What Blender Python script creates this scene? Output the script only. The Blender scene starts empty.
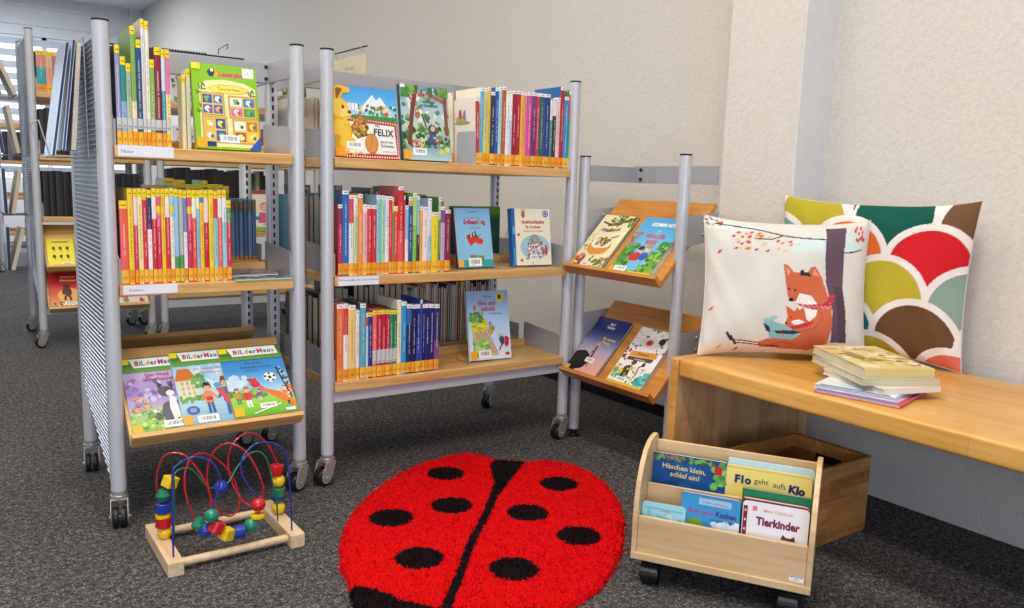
import bpy, bmesh, math, random
from mathutils import Vector, Matrix
random.seed(7)
S = bpy.context.scene
COL = S.collection
PI = math.pi

# ------------------------------------------------------------------ colours
def lin(c):
    return c / 12.92 if c <= .04045 else ((c + .055) / 1.055) ** 2.4
_hx = {}
def H(h):
    if not isinstance(h, str): return h
    if h not in _hx:
        _hx[h] = tuple(lin(int(h[i:i + 2], 16) / 255) for i in (0, 2, 4)) + (1.,)
    return _hx[h]
def mix(a, b, t):
    a, b = H(a), H(b)
    return tuple(a[i] * (1 - t) + b[i] * t for i in range(3)) + (1.,)

# ------------------------------------------------------------------ materials
def newmat(name):
    m = bpy.data.materials.new(name); m.use_nodes = True
    nt = m.node_tree
    b = nt.nodes['Principled BSDF']
    return m, nt, b
def N(nt, t, **kw):
    n = nt.nodes.new(t)
    for k, v in kw.items(): setattr(n, k, v)
    return n
def noise(nt, scale, detail=3, coord='Object', stretch=None, rough=.5):
    tc = N(nt, 'ShaderNodeTexCoord'); n = N(nt, 'ShaderNodeTexNoise')
    n.inputs['Scale'].default_value = scale; n.inputs['Detail'].default_value = detail; n.inputs['Roughness'].default_value = rough
    if stretch:
        mp = N(nt, 'ShaderNodeMapping'); mp.inputs['Scale'].default_value = stretch
        nt.links.new(tc.outputs[coord], mp.inputs['Vector']); nt.links.new(mp.outputs[0], n.inputs['Vector'])
    else:
        nt.links.new(tc.outputs[coord], n.inputs['Vector'])
    return n
def ramp(nt, src, stops):
    r = N(nt, 'ShaderNodeValToRGB')
    e = r.color_ramp.elements
    while len(e) < len(stops): e.new(.5)
    for i, (p, c) in enumerate(stops): e[i].position = p; e[i].color = H(c)
    nt.links.new(src, r.inputs[0]); return r
def bump(nt, b, src, strength, dist):
    bp = N(nt, 'ShaderNodeBump'); bp.inputs['Strength'].default_value = strength; bp.inputs['Distance'].default_value = dist
    nt.links.new(src, bp.inputs['Height']); nt.links.new(bp.outputs[0], b.inputs['Normal']); return bp
def plain(name, c, rough=.5, metal=0., spec=.5, nz=None):
    m, nt, b = newmat(name)
    b.inputs['Base Color'].default_value = H(c); b.inputs['Roughness'].default_value = rough
    b.inputs['Metallic'].default_value = metal; b.inputs['Specular IOR Level'].default_value = spec
    if nz:
        n = noise(nt, nz[0], 3); r = ramp(nt, n.outputs[0], [(.35, mix(c, '000000', nz[1])), (.65, c)])
        nt.links.new(r.outputs[0], b.inputs['Base Color'])
    return m
def print_mat(name, rough, spec=.5, weave=None):
    m, nt, b = newmat(name)
    a = N(nt, 'ShaderNodeAttribute', attribute_name='Col')
    if weave:
        n = noise(nt, weave[0], 2)
        mx = N(nt, 'ShaderNodeMixRGB', blend_type='MULTIPLY'); mx.inputs[0].default_value = weave[1]
        r = ramp(nt, n.outputs[0], [(.3, 'c8c8c8'), (.7, 'ffffff')])
        nt.links.new(a.outputs['Color'], mx.inputs[1]); nt.links.new(r.outputs[0], mx.inputs[2])
        nt.links.new(mx.outputs[0], b.inputs['Base Color']); bump(nt, b, n.outputs[0], weave[2], .002)
    else:
        nt.links.new(a.outputs['Color'], b.inputs['Base Color'])
    b.inputs['Roughness'].default_value = rough; b.inputs['Specular IOR Level'].default_value = spec
    return m
def wood(name, c1, c2, c3, axis=0, scale=1., rough=.35, planks=None, spec=.5):
    m, nt, b = newmat(name)
    st = [14., 14., 14.]; st[axis] = 1.1
    n = noise(nt, 4 * scale, 6, stretch=tuple(st), rough=.6)
    n2 = noise(nt, 2.2 * scale, 2, stretch=tuple(v ** .6 for v in st))
    r = ramp(nt, n.outputs[0], [(.28, c1), (.5, c2), (.74, c3)])
    out = r.outputs[0]
    mx = N(nt, 'ShaderNodeMixRGB', blend_type='MULTIPLY'); mx.inputs[0].default_value = .55
    r2 = ramp(nt, n2.outputs[0], [(.3, 'd9cdbb'), (.7, 'ffffff')])
    nt.links.new(out, mx.inputs[1]); nt.links.new(r2.outputs[0], mx.inputs[2]); out = mx.outputs[0]
    if planks:                                   # staves of slightly different wood along the grain
        tc = N(nt, 'ShaderNodeTexCoord'); mp = N(nt, 'ShaderNodeMapping'); mp.inputs['Rotation'].default_value = planks[1]
        bk = N(nt, 'ShaderNodeTexBrick'); bk.offset = .43
        bk.inputs['Color1'].default_value = H('ffffff'); bk.inputs['Color2'].default_value = H(planks[2]); bk.inputs['Mortar'].default_value = H('c9b89a')
        bk.inputs['Scale'].default_value = planks[0]; bk.inputs['Mortar Size'].default_value = .003; bk.inputs['Brick Width'].default_value = 6; bk.inputs['Row Height'].default_value = .9
        nt.links.new(tc.outputs['Object'], mp.inputs['Vector']); nt.links.new(mp.outputs[0], bk.inputs['Vector'])
        m2 = N(nt, 'ShaderNodeMixRGB', blend_type='MULTIPLY'); m2.inputs[0].default_value = .8
        nt.links.new(out, m2.inputs[1]); nt.links.new(bk.outputs['Color'], m2.inputs[2]); out = m2.outputs[0]
    nt.links.new(out, b.inputs['Base Color'])
    b.inputs['Roughness'].default_value = rough; b.inputs['Specular IOR Level'].default_value = spec
    bump(nt, b, n.outputs[0], .06, .002)
    return m

M = {}
M['cover'] = print_mat('book_cover_print', .38, .45)
M['label'] = print_mat('paper_label_print', .5, .35)
M['art'] = print_mat('cover_artwork_print', .36, .45)
M['pages'] = plain('book_pages', 'd9d0b8', .9, nz=(180, .18))
M['steel'] = plain('silver_powder_coat', 'c4c6ca', .34, .12, .5)
M['plate'] = plain('grey_sheet_steel', 'a9abb0', .4, .2, .5)
M['chrome'] = plain('brushed_zinc', 'b4b3ae', .3, .55)
M['rubber'] = plain('black_rubber', '141416', .45)
M['black'] = plain('black_plastic', '101012', .4)
M['louvre'] = plain('louvre_steel', 'b4b8c0', .35, .3)
M['louvre_back'] = plain('louvre_shaded_steel', '767c86', .45, .3)  # darker copy of the louvre steel, painted shade between the ridges
M['mesh_wire'] = plain('wire_steel', 'a4a6aa', .3, .8)
M['beech_x'] = wood('beech_board', 'cb9650', 'dfb06a', 'e9c282', 0, 1.)
M['beech_y'] = wood('beech_tray_shaded', 'b8762c', 'cd8c3c', 'd89e50', 1, 1.)  # beech of the stand's trays, its colour darkened for the shade there
M['bench'] = wood('lacquered_bench_wood', 'd49c48', 'e4b25e', 'ecc078', 1, .8, .3, (7, (0, 0, PI / 2), 'ead9b8'))
M['bench_end'] = wood('bench_end_wood', 'd2aa74', 'e2c08c', 'ecce9e', 2, .8, .42, (11, (PI / 2, 0, PI / 2), 'cba87a'))
M['maple'] = wood('pale_maple_ply', 'd0ab78', 'e0bf8f', 'e9cda2', 0, .8, .42)
M['bamboo'] = wood('bamboo_box_wood', 'a8753a', 'c6924f', 'd6a665', 0, 1.2, .4, (22., (PI / 2, 0, 0), 'c2a070'))
M['pine'] = wood('pale_pine', 'd2b488', 'e3c9a0', 'ecd7b4', 1, 1.5, .5)
M['toy'] = print_mat('toy_lacquer', .22, .6)
M['cushion'] = print_mat('cushion_linen', .85, .2, (420, .35, .25))
M['rug'] = print_mat('rug_pile', .95, .1, (260, .55, .6))
M['silver'] = plain('silver_magazine_film', 'c4ced8', .22, .55)

def plaster():
    m, nt, b = newmat('rough_plaster')
    n1 = noise(nt, 75, 3, rough=.6); n2 = noise(nt, 190, 2)
    mth = N(nt, 'ShaderNodeMath', operation='MULTIPLY_ADD'); mth.inputs[1].default_value = .3
    nt.links.new(n2.outputs[0], mth.inputs[0]); nt.links.new(n1.outputs[0], mth.inputs[2])
    bump(nt, b, mth.outputs[0], .38, .008)
    r = ramp(nt, n1.outputs[0], [(.3, 'd1ccc3'), (.6, 'd8d4cb')])
    nt.links.new(r.outputs[0], b.inputs['Base Color']); b.inputs['Roughness'].default_value = .85; b.inputs['Specular IOR Level'].default_value = .25
    return m
M['plaster'] = plaster()
M['smooth_plaster'] = plain('smooth_plaster', 'd8d8d6', .8, spec=.2, nz=(30, .03))
M['ceiling'] = plain('ceiling_paint', 'dfe2e6', .9, spec=.2, nz=(8, .02))
M['lintel'] = plain('window_lintel_paint', 'dcdfe2', .6, nz=(5, .03))
def carpet():
    m, nt, b = newmat('speckled_carpet')
    n1 = noise(nt, 150, 4, rough=.75); n2 = noise(nt, 55, 3, rough=.7); n3 = noise(nt, 4, 2)
    ad = N(nt, 'ShaderNodeMath', operation='MULTIPLY_ADD'); ad.inputs[1].default_value = .5
    nt.links.new(n2.outputs[0], ad.inputs[0]); nt.links.new(n1.outputs[0], ad.inputs[2])
    r = ramp(nt, ad.outputs[0], [(.56, '111113'), (.70, '3f3f40'), (.80, '5e5d5d'), (.95, 'a4a29e')])
    mx = N(nt, 'ShaderNodeMixRGB', blend_type='MULTIPLY'); mx.inputs[0].default_value = .3
    r3 = ramp(nt, n3.outputs[0], [(.3, 'c4bfb4'), (.7, 'ffffff')])
    nt.links.new(r.outputs[0], mx.inputs[1]); nt.links.new(r3.outputs[0], mx.inputs[2])
    nt.links.new(mx.outputs[0], b.inputs['Base Color']); b.inputs['Roughness'].default_value = .95; b.inputs['Specular IOR Level'].default_value = .12
    bump(nt, b, n1.outputs[0], .8, .006)
    return m
M['carpet'] = carpet()
def emit(name, c, s):
    m, nt, b = newmat(name)
    b.inputs['Emission Color'].default_value = H(c); b.inputs['Emission Strength'].default_value = s; b.inputs['Base Color'].default_value = H(c)
    return m
def glass():
    m, nt, b = newmat('window_glass')
    b.inputs['Transmission Weight'].default_value = 1; b.inputs['Roughness'].default_value = 0; b.inputs['IOR'].default_value = 1.02
    return m
M['glass'] = glass()

# ------------------------------------------------------------------ mesh building
class MB:
    def __init__(s): s.v = []; s.f = []; s.c = []; s.m = []; s.sm = []
    def add(s, vs, fs, col='ffffff', mat=0, smooth=False):
        o = len(s.v); s.v += [tuple(p) for p in vs]
        for f in fs:
            s.f.append([o + i for i in f]); s.c.append(H(col)); s.m.append(mat); s.sm.append(smooth)
        return s
    def box(s, a, b, col='ffffff', mat=0):
        x0, y0, z0 = a; x1, y1, z1 = b
        return s.add([(x0, y0, z0), (x1, y0, z0), (x1, y1, z0), (x0, y1, z0), (x0, y0, z1), (x1, y0, z1), (x1, y1, z1), (x0, y1, z1)],
              [(3, 2, 1, 0), (4, 5, 6, 7), (0, 1, 5, 4), (1, 2, 6, 5), (2, 3, 7, 6), (3, 0, 4, 7)], col, mat)
    def cyl(s, p0, p1, r, r1=None, n=20, col='ffffff', mat=0, smooth=True, caps=True):
        return s.tube([p0, p1], [r, r if r1 is None else r1], n, col, mat, caps)
    def tube(s, path, r, n=10, col='ffffff', mat=0, caps=True):
        P = [Vector(p) for p in path]; k = len(P)
        rr = r if isinstance(r, (list, tuple)) else [r] * k
        vs = []; up = None
        for i, p in enumerate(P):
            t = (P[min(i + 1, k - 1)] - P[max(i - 1, 0)]).normalized()
            if up is None:
                up = Vector((0, 0, 1)) if abs(t.z) < .9 else Vector((1, 0, 0))
            a = (up - t * up.dot(t)).normalized(); up = a
            b = t.cross(a)
            for j in range(n):
                th = 2 * PI * j / n
                vs.append(p + (a * math.cos(th) + b * math.sin(th)) * rr[i])
        fs = []
        for i in range(k - 1):
            for j in range(n):
                q = (j + 1) % n
                fs.append((i * n + j, i * n + q, (i + 1) * n + q, (i + 1) * n + j))
        s.add(vs, fs, col, mat, True)
        if caps:
            o = len(s.v) - len(vs)
            s.f.append([o + j for j in reversed(range(n))]); s.f.append([o + (k - 1) * n + j for j in range(n)])
            s.c += [H(col)] * 2; s.m += [mat] * 2; s.sm += [False] * 2
        return s
    def prism(s, poly, a, b, fn, col='ffffff', mat=0, smooth=False):
        # poly: 2-D points, extruded from a to b; fn(u, v, w) -> xyz
        n = len(poly)
        vs = [fn(u, v, a) for u, v in poly] + [fn(u, v, b) for u, v in poly]
        s.add(vs, [tuple(reversed(range(n))), tuple(range(n, 2 * n))], col, mat)
        o = len(s.v) - 2 * n
        for i in range(n):
            j = (i + 1) % n
            s.f.append([o + i, o + j, o + n + j, o + n + i]); s.c.append(H(col)); s.m.append(mat); s.sm.append(smooth)
        return s
    def ball(s, c, r, nu=16, nv=10, col='ffffff', mat=0, sc=(1, 1, 1)):
        vs = []; c = Vector(c)
        for i in range(nv + 1):
            ph = PI * i / nv
            for j in range(nu):
                th = 2 * PI * j / nu
                vs.append(c + Vector((r * sc[0] * math.sin(ph) * math.cos(th), r * sc[1] * math.sin(ph) * math.sin(th), r * sc[2] * math.cos(ph))))
        fs = [(i * nu + j, (i + 1) * nu + j, (i + 1) * nu + (j + 1) % nu, i * nu + (j + 1) % nu) for i in range(nv) for j in range(nu)]
        return s.add(vs, fs, col, mat, True)
    def xf(s, mtx):
        s.v = [tuple(mtx @ Vector(p)) for p in s.v]; return s
    def build(s, name, mats, parent=None, bevel=0, seg=2):
        me = bpy.data.meshes.new(name); me.from_pydata(s.v, [], s.f)
        for m in (mats if isinstance(mats, (list, tuple)) else [mats]): me.materials.append(m)
        me.polygons.foreach_set('material_index', s.m); me.polygons.foreach_set('use_smooth', s.sm)
        at = me.color_attributes.new('Col', 'FLOAT_COLOR', 'CORNER')
        d = []
        for p, c in zip(me.polygons, s.c): d += list(c) * p.loop_total
        at.data.foreach_set('color', d)
        me.update()
        if any(s.sm): me.set_sharp_from_angle(angle=math.radians(40))
        o = bpy.data.objects.new(name, me); COL.objects.link(o)
        if parent: o.parent = parent
        if bevel:
            bv = o.modifiers.new('bevel', 'BEVEL'); bv.width = bevel; bv.segments = seg; bv.limit_method = 'ANGLE'; bv.angle_limit = math.radians(50)
        return o
def tag(o, label=None, cat=None, group=None, kind=None):
    for k, v in (('label', label), ('category', cat), ('group', group), ('kind', kind)):
        if v: o[k] = v
    return o
def empty(name, loc=(0, 0, 0), rot=(0, 0, 0)):
    o = bpy.data.objects.new(name, None); COL.objects.link(o); o.location = loc; o.rotation_euler = rot; o.empty_display_size = .05
    return o
def copy_tree(o, parent=None):
    c = o.copy(); COL.objects.link(c)
    if parent: c.parent = parent
    for ch in o.children: copy_tree(ch, c)
    return c

# ------------------------------------------------------------------ lettering
_txt = {}
def glyphs(s, bold=0.):
    k = (s, bold)
    if k not in _txt:
        cu = bpy.data.curves.new('lettering', 'FONT'); cu.body = s; cu.size = 1; cu.align_x = 'CENTER'; cu.resolution_u = 2; cu.offset = bold
        ob = bpy.data.objects.new('lettering', cu)
        me = bpy.data.meshes.new_from_object(ob)
        _txt[k] = ([(v.co.x, v.co.y) for v in me.vertices], [tuple(p.vertices) for p in me.polygons])
        bpy.data.objects.remove(ob); bpy.data.curves.remove(cu); bpy.data.meshes.remove(me)
    return _txt[k]

class Art(MB):
    """flat print laid on a cover, in units of the cover's width and height; layers lie on each other like ink"""
    def __init__(s, w, h):
        super().__init__(); s.w = w; s.h = h; s.k = 1
    def _p(s, u, v): return (min(max(u, .002), .998) * s.w, -s.k * .00003, min(max(v, .002), .998) * s.h)
    def poly(s, pts, col):
        s.add([s._p(u, v) for u, v in pts], [tuple(range(len(pts)))], col); s.k += 1; return s
    def rect(s, u0, v0, u1, v1, col): return s.poly([(u0, v0), (u1, v0), (u1, v1), (u0, v1)], col)
    def grad(s, u0, v0, u1, v1, cols, n=14):
        for i in range(n):
            t = (i + .5) / n * (len(cols) - 1); j = min(int(t), len(cols) - 2)
            a, b = v0 + (v1 - v0) * i / n, v0 + (v1 - v0) * (i + 1) / n
            s.add([s._p(u0, a), s._p(u1, a), s._p(u1, b), s._p(u0, b)], [(0, 1, 2, 3)], mix(cols[j], cols[j + 1], t - j))
        s.k += 1; return s
    def ell(s, u, v, ru, rv, col, n=20, a0=0, a1=2 * PI, rot=0):
        pts = []
        for i in range(n):
            a = a0 + (a1 - a0) * i / (n if a1 - a0 > 6.28 else n - 1)
            x, y = ru * math.cos(a) * s.w, rv * math.sin(a) * s.w
            pts.append((u + (x * math.cos(rot) - y * math.sin(rot)) / s.w, v + (x * math.sin(rot) + y * math.cos(rot)) / s.h))
        return s.poly(pts, col)
    def blob(s, u, v, ru, rv, col, seed=0, n=18, j=.25):
        rd = random.Random(seed)
        return s.poly([(u + ru * math.cos(2 * PI * i / n) * (1 + rd.uniform(-j, j)), v + rv * s.w / s.h * math.sin(2 * PI * i / n) * (1 + rd.uniform(-j, j))) for i in range(n)], col)
    def specks(s, u0, v0, u1, v1, cols, n, r0, r1, seed=1):
        rd = random.Random(seed)
        for i in range(n):
            u, v = rd.uniform(u0, u1), rd.uniform(v0, v1); r = rd.uniform(r0, r1); c = rd.choice(cols); a = rd.uniform(0, 3)
            pts = [(u + r * math.cos(a + 1.05 * q) * rd.uniform(.5, 1.2), v + r * s.w / s.h * math.sin(a + 1.05 * q) * rd.uniform(.5, 1.2)) for q in range(6)]
            s.add([s._p(*p) for p in pts], [(0, 1, 2, 3, 4, 5)], c); s.k += .3
        s.k += 1; return s
    def line(s, pts, wd, col):
        for (a, b), (c, d) in zip(pts, pts[1:]):
            s.k += .3
            x, y = (c - a) * s.w, (d - b) * s.h; L = math.hypot(x, y) or 1
            nx, ny = -y / L * wd * s.w / 2, x / L * wd * s.w / 2
            q = [(a * s.w + nx, b * s.h + ny), (a * s.w - nx, b * s.h - ny), (c * s.w - nx, d * s.h - ny), (c * s.w + nx, d * s.h + ny)]
            s.add([(x_, -s.k * .00003, z_) for x_, z_ in q], [(0, 1, 2, 3)], col)
        s.k += 1; return s
    def text(s, t, u, v, size, col, bold=.01, rot=0, sx=1., arc=0):
        # centred on u, baseline v, size as a share of the cover's height
        vs, fs = glyphs(t, bold); z = size * s.h; P = []
        for x, y in vs:
            x, y = x * z * sx, y * z
            y += arc * x * x / s.w
            P.append((u * s.w + x * math.cos(rot) - y * math.sin(rot), -s.k * .00003, v * s.h + x * math.sin(rot) + y * math.cos(rot)))
        s.add(P, fs, col); s.k += 1; return s
    def colour_text(s, t, u0, u1, v, size, cols, bold=.03):
        ws = []
        for ch in t:
            vs, _ = glyphs(ch, bold); xs = [p[0] for p in vs]; ws.append(max(xs) - min(xs) + .07)
        k = (u1 - u0) / sum(ws); x = u0
        for i, ch in enumerate(t):
            vs, fs = glyphs(ch, bold); mid = (max(p[0] for p in vs) + min(p[0] for p in vs)) / 2; z = size * s.h
            s.add([((x + ws[i] * k / 2) * s.w + (p[0] - mid) * k * s.w * .97, -s.k * .00003, v * s.h + p[1] * z) for p in vs], fs, cols[i % len(cols)]); x += ws[i] * k
        s.k += 1; return s
    def barcode(s, u0, v0, u1, v1, seed=3):
        s.rect(u0, v0, u1, v1, 'f6f5f2'); rd = random.Random(seed); w = u1 - u0; x = u0 + w * .15
        while x < u1 - w * .16:
            b = rd.uniform(.012, .04) * w
            s.add([s._p(x, v0 + (v1 - v0) * .3), s._p(x + b, v0 + (v1 - v0) * .3), s._p(x + b, v0 + (v1 - v0) * .82), s._p(x, v0 + (v1 - v0) * .82)], [(0, 1, 2, 3)], '2a2a2a')
            x += b + rd.uniform(.02, .05) * w
        s.k += 1; return s

# ------------------------------------------------------------------ names of colours for the labels
NC = {'red': 'd02828', 'crimson': 'c81f45', 'dark red': '8a2030', 'salmon': 'f07060', 'orange': 'f08a38', 'yellow': 'f4d028', 'golden yellow': 'eab23a', 'cream': 'f2e8d0', 'white': 'f4f4f4', 'pale green': 'b0d8a8',
      'green': '5aa048', 'dark green': '2c6a44', 'teal': '2a8f98', 'sky blue': '70c0e4', 'pale blue': 'b4d4ec', 'blue': '2a68b8', 'navy': '1c2862', 'lilac': 'c8b0dc', 'purple': '6c3080', 'pink': 'ea90ac', 'magenta': 'd8408c', 'grey': '98989c', 'brown': '6a4a34', 'black': '1c1c1e', 'tan': 'c8aa80', 'slate': '3a4458'}
def cname(h):
    a = H(h); a = [x ** .45 for x in a[:3]]
    return min(NC, key=lambda k: sum((x - y ** .45) ** 2 for x, y in zip(a, H(NC[k])[:3])))
ORD = 'first second third fourth fifth sixth seventh eighth ninth tenth eleventh twelfth thirteenth fourteenth fifteenth sixteenth seventeenth eighteenth nineteenth twentieth'.split()
def ordn(i):
    if i <= 20: return ORD[i - 1]
    t = ['twenty', 'thirty', 'forty'][i // 10 - 2]
    return t + '-' + ORD[i % 10 - 1] if i % 10 else {'thirty': 'thirtieth', 'forty': 'fortieth'}[t]

# ------------------------------------------------------------------ books
def spine_book(x, y, z, w, d, h, base, top=None, frac=0., cover=None, lab='f5d31c', lab_h=.024, lab2=None, mark='f0a51e', clear=None, title='f6f2e8', seed=0, lean=0., back=False, small=False):
    """an upright book whose spine faces -y (or +y with back); x = left edge"""
    rd = random.Random(seed * 13 + 5)
    o = empty('book', (x + w / 2, y + (d if back else 0), z + .0006), (0, math.radians(lean), PI if back else 0))
    cover = cover or base
    c = MB(); hw = w / 2; t = min(.0018, w * .15); rb = min(.003, w * .2)
    out = [(-hw, rb), (-hw * .8, rb * .3), (-hw * .4, 0), (hw * .4, 0), (hw * .8, rb * .3), (hw, rb)]
    inn = [(hw - t, rb + t), (-hw + t, rb + t)]
    zs = [0, h * (1 - frac), h] if top and 0 < frac < 1 else [0, h]
    for k in range(len(zs) - 1):
        a, b = zs[k], zs[k + 1]
        for p, q in zip(out, out[1:]):
            c.add([(p[0], p[1], a), (q[0], q[1], a), (q[0], q[1], b), (p[0], p[1], b)], [(0, 1, 2, 3)], top if k == 1 else base)
    for sx in (-1, 1):
        X0, X1 = sx * hw, sx * (hw - t)
        c.add([(X0, rb, 0), (X0, d, 0), (X0, d, h), (X0, rb, h), (X1, rb, 0), (X1, d, 0), (X1, d, h), (X1, rb, h)],
              [(0, 1, 2, 3)[::sx], (4, 5, 6, 7)[::-sx], (1, 5, 6, 2), (3, 2, 6, 7), (0, 4, 5, 1)], cover)
    for zz in (0, h):
        c.add([(p[0], p[1], zz) for p in out] + [(p[0], p[1], zz) for p in inn], [tuple(range(8))], cover)
    if title and w > .009 and not small:                    # a run of small printed strokes along the spine
        zt = h - lab_h - .012; zb = .06; L = (zt - zb) * rd.uniform(.55, .95); z0 = zb + (zt - zb - L) * rd.uniform(.2, .8)
        q = z0; ww = min(w * .2, .0036); title = mix(base, title, .62)
        while q < z0 + L:
            l = rd.uniform(.002, .0042)
            if rd.random() < .84:
                dx = rd.uniform(-.1, .1) * ww
                c.add([(-ww / 2 + dx, -.0002, q), (ww / 2 + dx, -.0002, q), (ww / 2 + dx, -.0002, q + l), (-ww / 2 + dx, -.0002, q + l)], [(0, 1, 2, 3)], title)
            q += l + rd.uniform(.0012, .0022)
    c.build('cover', M['cover'], o)
    p = MB(); p.box((-hw + t, rb + t, .002), (hw - t, d - .003, h - .003)); p.build('page_block', M['pages'], o)
    def strip(name, za, zb, col, lines=()):
        m = MB(); e = .00035
        pts = [(u * 1.01, v - e) for u, v in out]
        for (u, v), (u2, v2) in zip(pts, pts[1:]): m.add([(u, v, za), (u2, v2, za), (u2, v2, zb), (u, v, zb)], [(0, 1, 2, 3)], col)
        for zl, hl, cl in lines: m.add([(-hw * .6, -e * 1.6, zl), (hw * .6, -e * 1.6, zl), (hw * .6, -e * 1.6, zl + hl), (-hw * .6, -e * 1.6, zl + hl)], [(0, 1, 2, 3)], cl)
        return m.build(name, M['label'], o)
    if not small:
        if lab: strip('spine_label', h - lab_h, h - .001, lab, [(h - lab_h * .62, .0022, '4a4018')])
        if lab2: strip('second_label', h - lab_h - .05, h - lab_h - .028, lab2)
        if mark: strip('shelf_mark', .004, .043, mix(mark, rd.choice(['f0a020', 'f5bc40', 'e8941c', 'f8c84a']), .7), [(.016, .0014, '6a4a18'), (.021, .0014, '6a4a18')])
        if clear: strip('tape_label', .051, .051 + clear, 'c9c9c6', [(.055, .004, '8a8f98')])
    return o

def row(rows, x0, y, z, d, where, group, lab, labs=None, kw=None, gap=.0003, noun='book'):
    x = x0; n = 0
    for r in rows:
        w, zt, base, top, frac, cov = r[:6]
        if w < .004: x += w; continue
        n += 1
        k = dict(kw or {}); 
        if len(r) > 6: k.update(r[6])
        rd = random.Random(int(x * 10000))
        o = spine_book(x, y + rd.uniform(0, .004), z, w - gap, d + rd.uniform(-.01, .01), zt - z, base, top, frac, cov, lab=k.pop('lab', lab), seed=int(x * 9999), title=k.pop('title', 'f6f2e8' if sum(H(base)[:3]) < 1.3 else '5a2a3a'), **k)
        c1 = cname(base); c2 = cname(top) if top else None
        desc = c1 + (' and ' + c2 if c2 and c2 != c1 and frac > 0 else '')
        tag(o, f'{desc} {noun}, {ordn(n)} from left {where}', 'book', group)
        x += w
    return x

def faced(w, h, t, loc, rot, art, label, group=None, spine='e8e4d8', name='picture_book', extra=None):
    """a book shown cover out; local frame: x right, z up, front at y = 0 facing -y, base left corner at the origin"""
    if abs(rot[0]) < .5: loc = (loc[0], loc[1], loc[2] + t * math.sin(abs(rot[0])) + .0008)
    o = empty(name, loc, rot)
    c = MB(); b = .0018
    c.box((0, 0, 0), (w, b, h), spine); c.box((0, t - b, 0), (w, t, h), spine); c.box((0, b, 0), (b, t - b, h), spine)
    c.build('cover', M['cover'], o)
    p = MB(); p.box((b, b, .003), (w - .003, t - b, h - .003)); p.build('page_block', M['pages'], o)
    if art: art.build('cover_print', M['art'], o)
    return tag(o, label, 'book', group)

# ------------------------------------------------------------------ furniture
YF, YB, YM = 2.605, 3.17, 2.887
def caster(parent, x, y, ztop, yaw, brake=False):
    """twin wheel caster under a post"""
    Rm = Matrix.Translation((x, y, 0)) @ Matrix.Rotation(yaw, 4, 'Z')
    m = MB()
    m.cyl((0, 0, ztop - .012), (0, 0, ztop + .006), .021, n=18)
    m.cyl((0, 0, ztop - .022), (0, 0, ztop - .012), .026, n=18)
    for s in (-1, 1):
        m.prism([(-.020, ztop - .022), (.024, ztop - .022), (.043, .040), (.042, .026), (.034, .014), (.020, .010), (.006, .016), (-.002, .03)], s * .0235 - .0015, s * .0235 + .0015, lambda u, v, w: (u, w, v))
    m.box((-.018, -.024, ztop - .026), (.024, .024, ztop - .022))
    m.cyl((.02, -.030, .032), (.02, .030, .032), .0045, n=10)
    f = m.xf(Rm).build('caster_fork', M['chrome'], parent, .001)
    for s in (-1, 1):
        k = MB(); pr = [(.010, .0), (.030, .001), (.032, .006), (.032, .013), (.029, .0175), (.010, .018)]
        n = 22; vs = []; fs = []
        for i, (r, yy) in enumerate(pr):
            for j in range(n): vs.append((.02 + r * math.cos(2 * PI * j / n), s * (.002 + yy), .032 + r * math.sin(2 * PI * j / n)))
        for i in range(len(pr) - 1):
            for j in range(n):
                q = (i * n + j, i * n + (j + 1) % n, (i + 1) * n + (j + 1) % n, (i + 1) * n + j); fs.append(q)
        fs += [tuple(range(n)), tuple(reversed(range((len(pr) - 1) * n, len(pr) * n)))]
        k.add(vs, fs, smooth=True)
        k.xf(Rm).build('caster_wheel', M['rubber'], f)
def post(parent, x, y, z0, z1, r=.0223):
    m = MB(); m.cyl((x, y, z0), (x, y, z1 - .006), r, n=28); p = m.build('post', M['steel'], parent)
    k = MB(); k.cyl((x, y, z1 - .006), (x, y, z1), r * 1.04, n=28); k.build('post_cap', M['black'], p, .001)
    return p
def upright(parent, x, y, z0, z1):
    m = MB(); m.box((x - .018, y - .012, z0), (x + .018, y + .012, z1)); p = m.build('slotted_upright', M['steel'], parent, .003)
    k = MB(); z = z0 + .03
    while z < z1 - .03:
        k.box((x - .0035, y - .0127, z), (x + .0035, y - .0118, z + .017)); z += .03
    k.build('slot_row', M['black'], p)
def side_plate(parent, x, y0, y1, z, hr=.105, hf=.09):
    m = MB(); m.prism([(y0, z), (y1, z), (y1, z + hr), (y0 + .01, z + hf), (y0, z + hf - .012)], x - .001, x + .001, lambda u, v, w: (w, u, v))
    m.box((x - .001, y0 - .001, z), (x + .006, y0 + .001, z + hf - .012))
    m.build('side_plate', M['plate'], parent)
def tray(parent, u0, u1, O, ang, L, face, wood_m):
    """sloping display board with a lip. u0..u1 along the shelf; O = (depth, z) of the inner corner; face maps (u, depth, z) -> xyz"""
    s = (math.cos(ang), math.sin(ang)); n = (-math.sin(ang), math.cos(ang))
    P = lambda a, b: (O[0] + s[0] * a + n[0] * b, O[1] + s[1] * a + n[1] * b)
    m = MB(); m.prism([P(-.002, -.018), P(L, -.018), P(L, 0), P(-.002, 0)], u0, u1, lambda d, z, u: face(u, d, z))
    b = m.build('display_tray', wood_m, parent, .002)
    l = MB(); l.prism([P(-.018, -.018), P(0, -.018), P(0, .03), P(-.004, .034), P(-.018, .034)], u0, u1, lambda d, z, u: face(u, d, z))
    l.build('tray_lip', wood_m, b, .002)
    return b
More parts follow.
